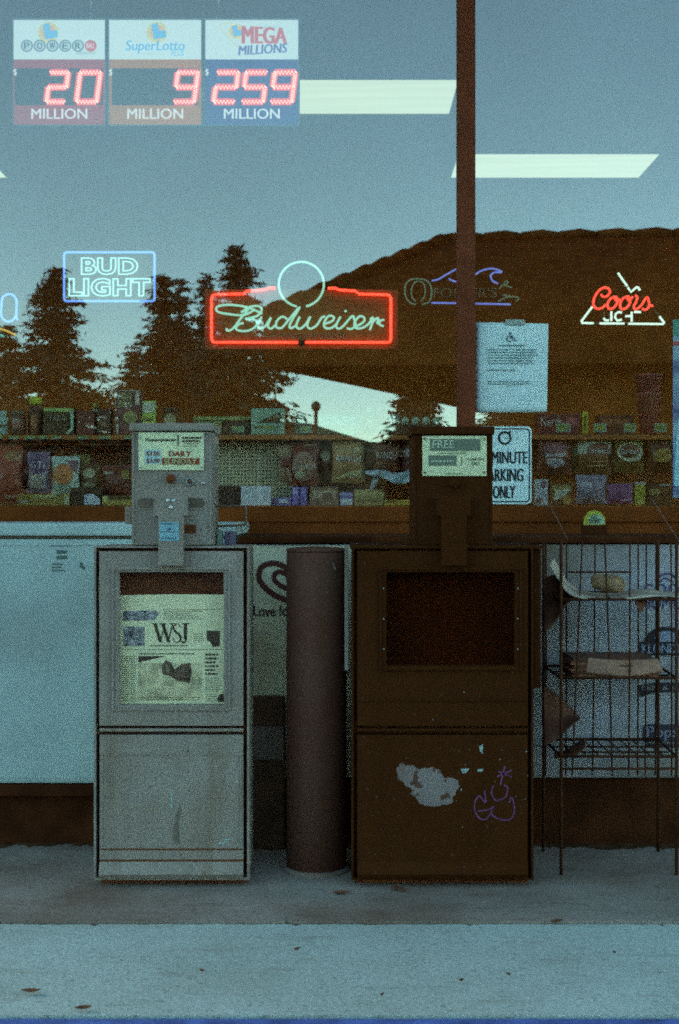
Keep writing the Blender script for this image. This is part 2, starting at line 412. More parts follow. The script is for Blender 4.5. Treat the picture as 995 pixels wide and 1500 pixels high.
for (u0, u1, colr, num, boxes, scr, lab) in SIGNS:
    c = P((u0 + u1) / 2, 185, YL)
    t = thing('jackpot_sign', lab, 'lottery sign', c, 'row of three lottery jackpot signs')
    MB().ring((PX(u0, YL), PX(u1, YL), PZ(185, YL), PZ(27, YL)), (PX(u0 + 2, YL), PX(u1 - 2, YL), PZ(183, YL), PZ(29, YL)), YL - 0.004, YL + 0.035).build('frame', m_sframe, t)
    MB().rect(u0 + 2, 29, u1 - 2, 86.5, YL + 0.002, 0.03).build('header_panel', m_white_lit, t)
    MB().rect(u0 + 2, 87, u1 - 2, 183, YL + 0.002, 0.03).build('lower_panel', backlit(colr, 0.35), t)
    if scr: MB().rect(*scr, YL + 0.001, 0.0009).build('screen', m_ledscreen, t)
    for ch, bx_ in zip(num, boxes):
        d = MB(); digit(d, ch, *bx_, YL - 0.005); dg = d.build('led_digit', m_led, t)
        a0, b0, a1, b1 = bx_; sl = 0.13 * (b1 - b0); bm_ = (b0 + b1) / 2
        def q_(x, y): return (a0 + (a1 - a0 - sl) * x + sl * (1 - (y - b0) / (b1 - b0)), y)
        EN = {'a': ((0, b0), (1, b0)), 'b': ((1, b0), (1, bm_)), 'c': ((1, bm_), (1, b1)), 'd': ((0, b1), (1, b1)), 'e': ((0, bm_), (0, b1)), 'f': ((0, b0), (0, bm_)), 'g': ((0, bm_), (1, bm_))}
        for kk, sn in enumerate(SEG[ch]):
            x = MB(); e0, e1 = q_(*EN[sn][0]), q_(*EN[sn][1]); x.stroke([e0, e1], 10.2, YL - 0.0005 - 0.00015 * kk, 0.0005); x.build('segment_halo', m_halo, dg)  # glowing strips added behind the diodes as their red halo
    tx = MB(); um = (u0 + u1) / 2; text(tx, 'MILLION', um - 41, 159, um + 41, 174, YL + 0.0008, 0.012); tx.build('lettering', backlit((215, 225, 220)), t)
    tx = MB(); text(tx, '$', u0 + 1.8, 101, u0 + 7, 111, YL + 0.0008, 0.01); tx.build('lettering', backlit((215, 225, 220)), t)
    YP = YL + 0.0012
    if num == '20':
        sunburst(t, 71, 47, 14, YP)
        for k, ch in enumerate('POWER'):
            uc = 39.5 + 18.7 * k
            MB().disc(uc, 67, 9, 9, YP - 0.003).build('ball', backlit((98, 118, 124)), t)
            MB().disc(uc, 67, 7, 7.2, YP - 0.0036).build('ball', backlit((176, 200, 200)), t)
            x = MB(); text(x, ch, uc - 4.2, 62, uc + 4.2, 72, YP - 0.004, 0.02); x.build('lettering', backlit((70, 92, 100)), t)
        MB().disc(133, 67, 8.6, 8.6, YP - 0.003).build('ball', backlit((190, 84, 84)), t)
        x = MB(); text(x, 'BALL', 127, 63.5, 139, 70.5, YP - 0.004, 0.02); x.build('lettering', backlit((220, 200, 200)), t)
        x = MB(); text(x, 'calottery', 112, 74, 140, 81.5, YP); x.build('lettering', backlit((120, 150, 150)), t)
    elif num == '9':
        sunburst(t, 230, 47, 14, YP)
        x = MB(); text(x, 'SuperLotto', 184, 59, 271, 78.5, YP - 0.003, 0.012, 0.15); x.build('lettering', backlit((92, 168, 206)), t)
        x = MB(); text(x, 'calottery', 214, 75, 242, 82, YP - 0.003); x.build('lettering', backlit((170, 200, 190)), t)
        x = MB(); text(x, 'PLUS', 251, 74, 270, 82, YP - 0.003, 0.01, 0.15); x.build('lettering', backlit((110, 180, 205)), t)
    else:
        x = MB(); x.stroke(spline([(368, 76), (345, 66), (328, 48), (322, 38), (330, 34), (346, 37)]), 1.2, YP); x.build('orbit_swirl', backlit((205, 200, 130)), t)
        sunburst(t, 346, 46, 10, YP)
        x = MB(); text(x, 'calottery', 382, 35, 412, 44, YP); x.build('lettering', backlit((160, 196, 200)), t)
        x = MB(); text(x, 'MEGA', 354, 39, 421, 64, YP - 0.003, 0.035, warp=lambda a_, b_: (a_, b_ + (a_ - 354) * 0.0 - (1 if b_ < 50 else 0) * (385 - a_) * 0.05)); x.build('lettering', backlit((196, 84, 84)), t)
        x = MB(); text(x, 'MILLIONS', 349, 65, 421, 79, YP - 0.003, 0.03, 0.1, warp=lambda a_, b_: (a_, b_ - (a_ - 385) * 0.06)); x.build('lettering', backlit((86, 100, 150)), t)
hooks = ((133.5, 0), (320, 2))
for (uh, si) in hooks:
    o = MB(); a_ = P(uh, 27, YL + 0.015); o.tube([(a_.x, a_.y, a_.z), (a_.x, a_.y, PZ(6, YL))], 0.0012, 5); o.tube([(a_.x, a_.y, PZ(6, YL)), (a_.x, a_.y, 3.135)], 0.004, 6)
    tag(o.build('hanging_wire', m_cable), 'white wire holding the jackpot signs above the %s panel' % ('red' if si == 0 else 'blue'), 'wire')

# ------------------------------------------------------------------ neon signs (hang inside the window)
YN = YG + 0.09
m_back = mat('brown_glow_board', (0.30, 0.12, 0.025), rough=0.9, var=0.05)
def neon(mb, pts, Y, r, n=7, closed=False, smooth=True):
    q = spline(pts, n, closed) if smooth else pts
    mb.tube([P(a_, b_, Y) for a_, b_ in q], r, 7, closed)
def add_glow_board(t, u0, v0, u1, v1, Y): MB().rect(u0, v0, u1, v1, Y, 0.004).build('glow_board', m_back, t)  # board added behind the tubes to catch a halo of their light
m_back2 = mat('red_glow_board', (0.42, 0.13, 0.03), rough=0.9, var=0.05)  # lighter tone for the added board, for a stronger red halo
g_mint = glow('neon_mint', (152, 226, 196), 1.25); g_red = glow('neon_red', (255, 62, 30), 3.0); g_cyan = glow('neon_pale_cyan', (160, 232, 222), 1.35)
g_blue = glow('neon_blue', (104, 160, 255), 1.5); g_white = glow('neon_white', (214, 255, 232), 1.5); g_red2 = glow('neon_scarlet', (255, 64, 30), 1.8)
g_fblue = glow('neon_dim_blue', (112, 138, 236), 0.95); g_fgreen = glow('neon_faint_green', (104, 148, 100), 0.42); g_yel = glow('neon_yellow', (222, 190, 70), 1.0); g_teal = glow('neon_teal', (90, 200, 190), 1.0)
m_off = mat('unlit_tube', (0.30, 0.22, 0.12), rough=0.3, var=0.05)
m_cord = mat('neon_cord', (0.05, 0.02, 0.01), rough=0.6)
def rrect(u0, v0, u1, v1, r, n=5):
    o = []
    for (cx, cy, a0) in ((u1 - r, v0 + r, -90), (u1 - r, v1 - r, 0), (u0 + r, v1 - r, 90), (u0 + r, v0 + r, 180)):
        for k in range(n + 1): an = R(a0 + 90 * k / n); o.append((cx + r * math.cos(an), cy + r * math.sin(an)))
    return o
# mint and blue block-letter sign
t = thing('neon_sign', 'rectangular blue-bordered neon beer sign with two lines of outlined capitals', 'neon sign', P(160, 442, YN))
b = MB(); q = rrect(94, 369.5, 226.5, 441, 4); neon(b, q, YN, 0.0042, closed=True, smooth=False); b.build('border_tube', g_blue, t)
for (s_, u0, v0, u1, v1) in (('BUD', 118.5, 377, 203, 403), ('LIGHT', 100.5, 407, 221, 434.5)):
    vs, fs = text_geo(s_, 0.035, 0.0, True, 0.030, 1.10); mb = MB()
    mb.add([Vector(((PX(u0 + x * (u1 - u0), YN)), YN + z * 0.09, PZ(v1 - y * (v1 - v0), YN))) for (x, y, z) in vs], fs, True); mb.build('letter_tube', g_cyan, t)
add_glow_board(t, 92, 367, 229, 443, YN + 0.013)
# red outline with script
t = thing('neon_sign', 'red outlined neon beer sign with mint script and a ring on top', 'neon sign', P(441, 503, YN))
k_ = 350 / 995
def q4(l): return [(290 + a_ * k_, 340 + b_ * k_) for a_, b_ in l]
b = MB()
neon(b, q4([(424, 459), (72, 459), (62, 456), (57, 446), (57, 275), (62, 264), (72, 260), (190, 257), (205, 245), (275, 241), (298, 232), (325, 233)]), YN, 0.0052, smooth=False)
neon(b, q4([(440, 459), (790, 460), (800, 457), (804, 447), (804, 274), (798, 264), (788, 261), (672, 258), (655, 245), (590, 241), (572, 233), (541, 234)]), YN, 0.0052, smooth=False)
b.build('border_tube', g_red, t)
b = MB(); neon(b, [(441.5 + 33 * math.sin(R(x)), 416.5 - 33 * math.cos(R(x))) for x in range(-168, 169, 8)], YN, 0.0042, smooth=False); b.build('ring_tube', g_mint, t)
for st in ([(238, 322), (190, 345), (120, 340), (82, 330), (80, 312), (115, 303), (170, 306), (215, 316), (268, 340)],
           [(212, 318), (178, 360), (145, 402), (122, 410), (120, 400)],
           [(180, 335), (215, 312), (250, 308), (266, 322), (248, 348), (200, 362), (235, 364), (246, 384), (222, 406), (188, 412), (160, 404), (168, 386), (190, 378)],
           [(266, 352), (250, 388), (258, 402), (280, 392), (304, 356), (292, 390), (304, 402), (322, 388)],
           [(372, 362), (350, 352), (328, 372), (328, 396), (350, 398), (376, 368), (424, 312), (384, 382), (388, 400), (410, 388)],
           [(424, 352), (410, 390), (426, 402), (450, 382), (468, 352), (456, 388), (470, 402), (496, 386), (514, 358), (530, 350)],
           [(530, 382), (560, 370), (566, 354), (545, 349), (526, 376), (530, 398), (556, 399), (580, 380)],
           [(594, 352), (576, 388), (586, 402), (606, 390), (642, 350), (652, 366), (656, 388), (640, 403), (620, 400)],
           [(654, 396), (690, 374), (692, 356), (672, 351), (652, 378), (660, 400), (690, 397), (716, 376), (722, 356)],
           [(722, 356), (730, 362), (716, 408)], [(724, 382), (740, 362), (752, 360), (746, 382)], [(776, 364), (760, 370), (756, 384), (774, 392)], [(612, 326), (618, 332)]):
    b = MB(); neon(b, q4(st), YN - 0.004, 0.0042); b.build('script_tube', g_mint, t)
b = MB(); text(b, 'THE KING OF BEERS', 378, 488, 508, 496.5, YN + 0.0115); b.build('lettering', m_off, t)
MB().rect(300, 424, 583, 511, YN + 0.013, 0.004).build('glow_board', m_back2, t)
b = MB(); b.box(PX(437, YN), PX(447, YN), YN - 0.008, YN + 0.02, PZ(504, YN), PZ(498.5, YN)); b.build('tube_end_block', m_cord, t)
# dim wave sign
t = thing('neon_sign', 'dim neon beer sign with a blue wave and faint green letter ring behind the mullion', 'neon sign', P(680, 446, YN))
k_ = 200 / 995
def q5(l): return [(580 + a_ * k_, 380 + b_ * k_) for a_, b_ in l]
b = MB(); neon(b, q5([(148, 328), (100, 312), (70, 260), (70, 190), (105, 150), (165, 142), (225, 155), (258, 200), (258, 270), (238, 312), (190, 328)]), YN, 0.003)
neon(b, q5([(145, 308), (118, 270), (114, 220), (135, 172), (168, 160), (202, 175), (215, 225), (208, 270), (182, 308)]), YN, 0.0024); b.build('ring_tube', g_fgreen, t)
b = MB(); neon(b, q5([(262, 155), (310, 145), (370, 110), (440, 72), (500, 60), (575, 112), (620, 85), (680, 68), (740, 78), (770, 92)][:5]), YN, 0.0034)
neon(b, q5([(572, 114), (625, 82), (690, 67), (745, 77), (772, 93), (720, 95), (692, 118), (705, 155), (744, 176)]), YN, 0.0034); neon(b, q5([(385, 140), (420, 158), (450, 162)]), YN, 0.0034); b.build('wave_tube', g_fblue, t)
b = MB(); neon(b, q5([(260, 317), (450, 319)]), YN, 0.0036, smooth=False); neon(b, q5([(568, 322), (838, 328)]), YN, 0.0036, smooth=False); neon(b, q5([(450, 319), (568, 322)]), YN, 0.0036, smooth=False); b.build('underline_tube', g_fblue, t)
b = MB(); text(b, "FOSTER'S", *q5([(275, 205)])[0], *q5([(738, 278)])[0], YN, -0.012); b.build('lettering', mat('faint_tube', (0.4, 0.34, 0.2), rough=0.4), t)
b = MB(); neon(b, q5([(755, 215), (775, 188), (800, 190), (815, 165), (800, 160), (790, 180), (830, 200), (848, 204)]), YN, 0.0026); neon(b, q5([(748, 305), (790, 282), (830, 272), (880, 275), (895, 290), (875, 305)]), YN, 0.0026); neon(b, q5([(780, 262), (800, 258), (812, 270), (830, 262)]), YN, 0.0026); b.build('kangaroo_tube', g_fgreen, t)
# mountain sign
t = thing('neon_sign', 'small red script and white triangle neon beer sign near the right edge', 'neon sign', P(912, 476, YN))
k6 = 155 / 995
def q6(l): return [(840 + a_ * k6, 380 + b_ * k6) for a_, b_ in l]
for st in ([(262, 325), (275, 348), (312, 348), (345, 310), (330, 275), (290, 265), (235, 300), (195, 370), (190, 430), (220, 462), (265, 458), (305, 425)],
           [(398, 348), (350, 370), (320, 425), (340, 465), (385, 450), (415, 400), (405, 356), (384, 358), (402, 385), (442, 376)],
           [(512, 346), (465, 370), (440, 425), (455, 465), (500, 455), (535, 400), (525, 356), (504, 352), (522, 385), (560, 350)],
           [(580, 335), (602, 360), (588, 400), (568, 450), (592, 470), (640, 430)],
           [(640, 430), (690, 358), (708, 388), (712, 440), (680, 472), (645, 462)], [(708, 438), (752, 435)]):
    b = MB(); neon(b, q6(st), YN - 0.004, 0.0047); b.build('script_tube', g_red2, t)
for st in ([(178, 445), (76, 582), (80, 598), (190, 600)], [(245, 602), (480, 603)], [(515, 605), (845, 608), (858, 600), (810, 535)],
           [(420, 125), (460, 185), (508, 252)], [(512, 262), (542, 306), (598, 258), (612, 264), (626, 292)],
           [(285, 550), (300, 572), (335, 572)], [(358, 488), (358, 578)], [(456, 500), (425, 494), (398, 512), (392, 545), (412, 575), (455, 566)], [(490, 535), (550, 532)], [(549, 492), (549, 585)], [(572, 495), (636, 495)]):
    b = MB(); neon(b, q6(st), YN, 0.0042, smooth=False); b.build('white_tube', g_white, t)
b = MB(); neon(b, q6([(190, 600), (245, 602)]), YN, 0.004, smooth=False); neon(b, q6([(480, 603), (515, 605)]), YN, 0.004, smooth=False); neon(b, q6([(810, 535), (770, 480)]), YN, 0.003, smooth=False); neon(b, q6([(290, 490), (287, 548)]), YN, 0.003, smooth=False); b.build('unlit_tube', m_off, t)
# left cut-off sign
t = thing('neon_sign', 'blue letter and yellow curve of a neon sign cut off at left edge', 'neon sign', P(-10, 495, YN))
b = MB(); neon(b, [(26, 469), (24, 462), (24.5, 442), (20, 433), (12, 431), (4, 436), (2, 450), (2, 462), (8, 470), (17, 470), (24, 462)], YN, 0.0042); neon(b, [(-24, 470), (-24, 436), (-20, 432), (-10, 433), (-6, 440), (-6, 470)], YN, 0.0042); b.build('letter_tube', g_blue, t)
b = MB(); neon(b, [(-40, 478), (-18, 478), (5, 483), (23, 491)], YN, 0.004); b.build('curve_tube', g_yel, t)
b = MB(); neon(b, [(-40, 486), (-15, 486), (6, 493)], YN, 0.004); b.build('curve_tube', g_teal, t)

# ------------------------------------------------------------------ signs and papers on the window
YW = YG - 0.007
m_paper = mat('notice_paper', (0.68, 0.82, 0.84), rough=0.6, var=0.05, scale=8, bump=0.3, bscale=14)
t = thing('paper_notice', 'white printed paper notice with wheelchair symbol taped to the window', 'notice', P(750, 604, YW))
mb = MB(); n_u, n_v = 14, 16; vs = []; fs = []
for j in range(n_v + 1):
    for i in range(n_u + 1):
        x, y = i / n_u, j / n_v
        u = 697 + 105 * x + (1.5 if i == n_u else 0) * (1 - y) - y * 1.2 * x; v = 472 + 132 * y + 2.2 * x * (1 - y)
        p = P(u, v, YW); p.y -= 0.004 * abs(math.sin(3.1 * x + 2.2 * y)) + 0.003 * math.sin(9 * x * y) ** 2; vs.append(p)
for j in range(n_v):
    for i in range(n_u): a_ = j * (n_u + 1) + i; fs.append((a_, a_ + 1, a_ + n_u + 2, a_ + n_u + 1))
mb.add(vs, fs, True); o = mb.build('sheet', m_paper, t)
sol = o.modifiers.new('thickness', 'SOLIDIFY'); sol.thickness = 0.0006
YT = YW - 0.0095; 
for (a_, b_, c_, d_, n_, th_, sd_) in ((715, 510, 788, 534, 6, 1.2, 1), (715, 540, 760, 544, 1, 1.2, 2), (715, 557, 780, 564, 2, 1.1, 3), (731, 504, 769, 508, 1, 1.8, 4)):
    x = MB(); lines_of_print(x, a_, b_, c_, d_, YT, n_, th_, sd_, 0.12); x.build('text_block', ink((104, 128, 128)), t, 'stuff')
x = MB(); x.disc(747.5, 488.5, 1.7, 1.7, YT); x.stroke([(748, 491), (748.5, 495.5), (753, 495.5), (755.5, 500)], 1.4, YT); x.stroke([(748, 493), (752, 493)], 1.1, YT); x.stroke([(746.5 + 0.5 + 4.2 * math.cos(R(q)), 496 + 4.2 * math.sin(R(q))) for q in range(20, 250, 20)], 1.3, YT - 0.0002); x.build('wheelchair_symbol', ink((40, 70, 84)), t)
MB().rect(741, 468, 769, 476, YW - 0.009, 0.001).build('tape', mat('tape', (0.35, 0.40, 0.36), rough=0.3), t)
x = MB()
for k in range(9): x.disc(698.6, 482 + k * 12.5, 1.1, 1.5, YT, 8)
x.build('punch_holes', ink((60, 45, 25)), t, 'stuff')

YS = YG - 0.06
m_signw = mat('sign_white', (0.70, 0.84, 0.84), rough=0.45, var=0.05)
t = thing('parking_sign', 'white thirty minute parking sign with black border behind the dark newspaper box', 'sign', P(739, 738, YS))
MB().poly(rrect(699, 624.5, 779, 738.5, 7), YS, 0.003).build('plate', m_signw, t)
blk = ink((34, 26, 22))
x = MB()
for (r0, r1) in ((rrect(701.5, 627.3, 776.5, 735.7, 6), rrect(703.2, 629, 774.8, 734, 5)),):
    for k in range(len(r0)):
        j = (k + 1) % len(r0); x.poly([r0[k], r0[j], r1[j], r1[k]], YS - 0.001)
x.build('border', blk, t)
x = MB(); text(x, 'MINUTE', 720, 661.5, 773, 679, YS - 0.001, 0.02); x.build('lettering', blk, t)
x = MB(); text(x, 'PARKING', 708, 686.5, 767, 705, YS - 0.001, 0.02); x.build('lettering', blk, t)
x = MB(); text(x, 'ONLY', 722, 711.5, 755, 730, YS - 0.001, 0.02); x.build('lettering', blk, t)
x = MB(); x.stroke([(739.5 + 8.6 * math.cos(R(q)), 641.5 + 8.6 * math.sin(R(q))) for q in range(0, 361, 15)], 3.2, YS - 0.001); x.stroke([(739, 641.5), (744, 642)], 1.0, YS - 0.0013); x.stroke([(745, 635), (748.5, 631.5)], 3, YS - 0.0013); x.build('clock_symbol', blk, t)

m_poster = mat('poster_print', (0.10, 0.10, 0.28), rough=0.5, var=0.1, scale=9, col2=(0.32, 0.44, 0.52))
t = thing('window_poster', 'blue and violet poster strip on the glass at the right edge', 'poster', P(1010, 729, YW))
MB().rect(986, 468, 1040, 729, YW - 0.002, 0.001).build('sheet', m_poster, t)
x = MB(); x.rect(986, 468, 1040, 492, YW - 0.004); x.build('print', ink((96, 150, 130)), t)
x = MB(); x.rect(986, 500, 1040, 506, YW - 0.004); x.build('print', ink((190, 90, 80)), t)
x = MB(); x.stroke(spline([(992, 712), (994, 665), (998, 620), (1010, 560), (1030, 520)]), 9, YW - 0.004); x.build('print', ink((150, 200, 215)), t)

# ------------------------------------------------------------------ shelving inside the window
YH = 5.16     # front of the shelving
ZT = PZ(637, YH); ZB = PZ(741, YH)
m_shelf = mat('brown_shelf', (0.55, 0.19, 0.035), rough=0.6, var=0.15, scale=5)
m_peg = mat('pegboard', (0.72, 0.62, 0.36), rough=0.8, var=0.06, scale=4)
t = thing('display_shelving', 'brown two tier display shelving standing inside the shop window', 'shelving', (0, 5.3, 0))
MB().box(-1.5, 2.2, YH, YH + 0.34, ZT - 0.018, ZT, 0.003).build('shelf', m_shelf, t)
MB().box(-1.5, 2.2, YH, YH + 0.34, ZB - 0.03, ZB, 0.003).build('shelf', m_shelf, t)
MB().box(-1.5, 2.2, YH + 0.341, YH + 0.36, 0.0, ZT - 0.02).build('back_board', m_shelf, t)
MB().box(-1.5, 2.2, YH + 0.02, YH + 0.34, 0.0, ZB - 0.031).build('plinth', m_shelf, t)
YPB = YH + 0.10
o = MB(); o.box(PX(300, YPB), PX(436, YPB), YPB, YPB + 0.012, ZB + 0.001, ZT - 0.019); o.build('pegboard', m_peg, t)
hol = MB()
for i in range(22):
    for j in range(16):
        c = P(318 + i * 5.2, 648 + j * 5.2, YPB); hol.poly([(318 + i * 5.2 + 1.15 * math.cos(q), 648 + j * 5.2 + 1.15 * math.sin(q)) for q in (0, 1.05, 2.1, 3.14, 4.19, 5.24)], YPB - 0.0012, 0.0008)
hol.build('peg_holes', ink((58, 40, 20)), t, 'stuff')
MB().box(PX(313, YPB), PX(430, YPB), YPB - 0.012, YPB - 0.002, PZ(642, YPB), PZ(637, YPB)).build('hook_rail', mat('rail_grey', (0.3, 0.32, 0.28), rough=0.4), t)
m_tagy = ink((172, 178, 92)); m_tagw = ink((170, 190, 160))
tags = [(-4, 4), (12, 28), (36, 51), (55, 70), (75, 90), (113, 129), (145, 162), (182, 194)]
for (a_, b_) in tags:
    o = MB(); o.rect(a_, 638, b_, 643, YH - 0.003, 0.002); p = o.build('price_tag', m_tagy, t)
    o = MB(); o.rect(a_ + 1, 640.5, b_ - 1, 643, YH - 0.004); o.build('print', m_tagw, p)
for (a_, b_, c_, d_) in ((340, 624, 358, 633), (386, 622, 406, 632), (500, 627, 518, 638), (556, 622, 574, 632), (440, 624, 457, 634), (815, 620, 836, 633), (870, 620, 889, 633), (914, 620, 932, 633), (959, 620, 977, 633)):
    o = MB(); o.rect(a_, b_, c_, d_, YH - 0.010, 0.0015); p = o.build('price_tag', m_tagw, t)
    o = MB(); o.rect(a_ + 2, b_ + 2, c_ - 3, d_ - 4, YH - 0.011); o.rect(a_ + 2, d_ - 3, c_ - 6, d_ - 2, YH - 0.011); o.build('print', m_tagy, p)

def put(prints, t, u0, v0, u1, v1, yf):
    """flat print on a package: list of (kind, colour, args in 0..1 of the front)"""
    for k, pr in enumerate(prints):
        kind, colr, A = pr; mb = MB(); dy = 0.0015 + 0.0012 * k
        def m_(x, y): return (u0 + x * (u1 - u0), v0 + y * (v1 - v0))
        if kind == 'text':
            s_, x0, y0, x1, y1 = A; vs, fs = text_geo(s_, 0.0)
            mb.add([(lambda q: Vector((PX(q[0], Y0(yf)), yf(x0 + x * (x1 - x0), y1 - y * (y1 - y0)) - dy, PZ(q[1], Y0(yf)))))(m_(x0 + x * (x1 - x0), y1 - y * (y1 - y0))) for x, y, z in vs], fs)
        else:
            if kind == 'disc': x, y, rx, ry = A; ring_ = [(x + rx * math.cos(2 * math.pi * q / 18), y + ry * math.sin(2 * math.pi * q / 18)) for q in range(18)]; cen = (x, y)
            elif kind == 'rect':
                x0, y0, x1, y1 = A; cen = ((x0 + x1) / 2, (y0 + y1) / 2); ring_ = []
                for q in range(5): ring_.append((x0 + (x1 - x0) * q / 5, y0))
                for q in range(5): ring_.append((x1, y0 + (y1 - y0) * q / 5))
                for q in range(5): ring_.append((x1 - (x1 - x0) * q / 5, y1))
                for q in range(5): ring_.append((x0, y1 - (y1 - y0) * q / 5))
            else: ring_ = list(A); cen = (sum(p_[0] for p_ in A) / len(A), sum(p_[1] for p_ in A) / len(A))
            Y = Y0(yf); lay = [[(cen[0] + (p_[0] - cen[0]) * f, cen[1] + (p_[1] - cen[1]) * f) for p_ in ring_] for f in (1, 0.66, 0.33)]
            n = len(ring_); vs = [Vector((PX(m_(x, y)[0], Y), yf(x, y) - dy, PZ(m_(x, y)[1], Y))) for l in lay for x, y in l] + [Vector((PX(m_(*cen)[0], Y), yf(*cen) - dy, PZ(m_(*cen)[1], Y)))]
            fs = [(r_ * n + q, r_ * n + (q + 1) % n, (r_ + 1) * n + (q + 1) % n, (r_ + 1) * n + q) for r_ in (0, 1) for q in range(n)] + [(2 * n + q, 2 * n + (q + 1) % n, 3 * n) for q in range(n)]
            mb.add(vs, fs)
        mb.build('lettering' if kind == 'text' else 'print', pk(colr), t)
def Y0(yf): return yf.Y
def pk(rgb): return mat('pack_%d_%d_%d' % rgb, tuple(min(0.85, x * 3.0) for x in lin(rgb)), rough=0.5, var=0.12, scale=40, grain=0.1)
class Front:
    def __init__(s, Y, fn): s.Y = Y; s.fn = fn
    def __call__(s, x, y): return s.Y - s.fn(x, y)
def carton(label, cat, r, Y, colr, d=0.06, prints=(), name='carton', bev=0.002):
    u0, v0, u1, v1 = r; c = P((u0 + u1) / 2, v1, Y)
    t = thing(name, label, cat, c)
    MB().pbox(u0, v0, u1, v1, Y, d, bev).build('box', pk(colr), t)
    put(prints, t, u0, v0, u1, v1, Front(Y, lambda x, y: 0)); return t
def bag(label, r, Y, colr, prints=(), cat='snack bag', name='snack_bag', puff=0.03, seed=1):
    u0, v0, u1, v1 = r; rr = random.Random(seed); ph = rr.uniform(0, 6)
    def h(x, y):
        x = min(1, max(0, x)); y = min(1, max(0, y))
        e_ = (math.sin(math.pi * x) ** 0.5) * (math.sin(math.pi * min(1, max(0, (y - 0.05) / 0.9))) ** 0.6)
        return puff * e_ + 0.0022 * math.sin(9 * x + 7 * y + ph) * e_ + 0.0015 * math.sin(23 * y + ph + 6 * x) * e_
    t = thing(name, label, cat, P((u0 + u1) / 2, v1, Y))
    N, M_ = 12, 16; vs = []; fs = []
    for sgn in (-1, 1):
        for j in range(M_ + 1):
            for i in range(N + 1):
                x, y = i / N, j / M_; pinch = 1 - 0.07 * math.sin(math.pi * y) ** 2
                uu = (u0 + u1) / 2 + (x - 0.5) * (u1 - u0) * pinch
                vs.append((PX(uu, Y), Y + sgn * h(x, y) + 0.0004 * sgn, PZ(v0 + (v1 - v0) * y + (0.6 * math.sin(i * 2.2) if j in (0, M_) else 0), Y)))
    K = (N + 1) * (M_ + 1)
    for q in range(2):
        for j in range(M_):
            for i in range(N):
                a_ = q * K + j * (N + 1) + i; f = (a_, a_ + 1, a_ + N + 2, a_ + N + 1); fs.append(f if q == 0 else f[::-1])
    mb = MB(); mb.add(vs, fs, True)
    base = tuple(min(0.85, x * 3.0) for x in lin(colr)); m = mat('foil_%d_%d_%d' % colr, base, rough=0.45, var=0.18, scale=30, grain=0.1)
    mb.build('pouch', m, t)
    cr = MB(); cr.pbox(u0 + 0.5, v0 - 2.5, u1 - 0.5, v0 + 0.8, Y - 0.0008, 0.0016); cr.build('top_seal', m, t)
    put(prints, t, u0, v0, u1, v1, Front(Y, h)); return t
def jar(label, r, Y, colr, lidc, prints=(), name='jar', cat='jar', taper=1.0):
    u0, v0, u1, v1 = r; x = PX((u0 + u1) / 2, Y); rad = (PX(u1, Y) - PX(u0, Y)) / 2; z0, z1 = PZ(v1, Y), PZ(v0, Y); hh = z1 - z0
    t = thing(name, label, cat, (x, Y + rad, z0))
    MB().lathe(x, Y + rad, [(rad * 0.92 * taper, z0), (rad * taper, z0 + 0.03 * hh), (rad, z0 + 0.72 * hh), (rad * 0.8, z0 + 0.8 * hh)], 20).build('body', pk(colr), t)
    MB().lathe(x, Y + rad, [(rad * 0.84, z0 + 0.8 * hh), (rad * 0.86, z0 + 0.98 * hh), (rad * 0.8, z1)], 20).build('lid', pk(lidc), t)
    put(prints, t, u0, v0, u1, v1, Front(Y, lambda a_, b_: -(rad - math.sqrt(max(0.0, rad * rad - ((a_ - .5) * 2 * rad) ** 2))))); return t
R_T, R_B = 636.5, 740.5
YQ = YH + 0.05
# --- top row, left to right
jar('pale lidded jar at far left of the upper shelf', (-6, 602, 10, R_T), YQ, (110, 130, 118), (120, 140, 130), [('rect', (70, 60, 40), (0.2, 0.55, 0.8, 0.7))])
jar('dark round tin with a red and pale label on the upper shelf', (12, 601, 36, R_T), YQ, (74, 46, 30), (88, 70, 50), [('disc', (120, 80, 66), (0.5, 0.55, 0.3, 0.2)), ('rect', (122, 120, 104), (0.3, 0.36, 0.7, 0.44))])
jar('dark jar with a rounded yellow lid on the upper shelf', (39, 581, 61, R_T), YQ + 0.02, (80, 44, 22), (150, 148, 44), [('disc', (128, 82, 52), (0.5, 0.65, 0.24, 0.2))])
carton('dark carton with a bright green curved outline on the upper shelf', 'carton', (63, 597, 108, R_T), YQ, (66, 46, 22), 0.08, [('poly', (128, 140, 74), [(0, 0), (1, 0.04), (1, 0.16), (0.05, 0.14)]), ('poly', (120, 140, 110), [(0.9, 0.1), (1, 0.1), (1, 0.8), (0.82, 1), (0.75, 0.95), (0.9, 0.75)]), ('text', (116, 116, 92), ('TAZO', 0.2, 0.3, 0.72, 0.48))])
carton('low dark red carton beside the carton with a green outline', 'carton', (112, 602, 138, R_T), YQ, (84, 42, 26), 0.08, [('rect', (112, 78, 62), (0.45, 0.5, 0.8, 0.66))])
carton('narrow brown carton between the dark red carton and the tall outlined box', 'carton', (143, 599, 162, R_T), YQ, (70, 42, 20), 0.07, [('rect', (120, 96, 78), (0.35, 0.25, 0.75, 0.4)), ('rect', (110, 84, 60), (0.3, 0.55, 0.7, 0.7))])
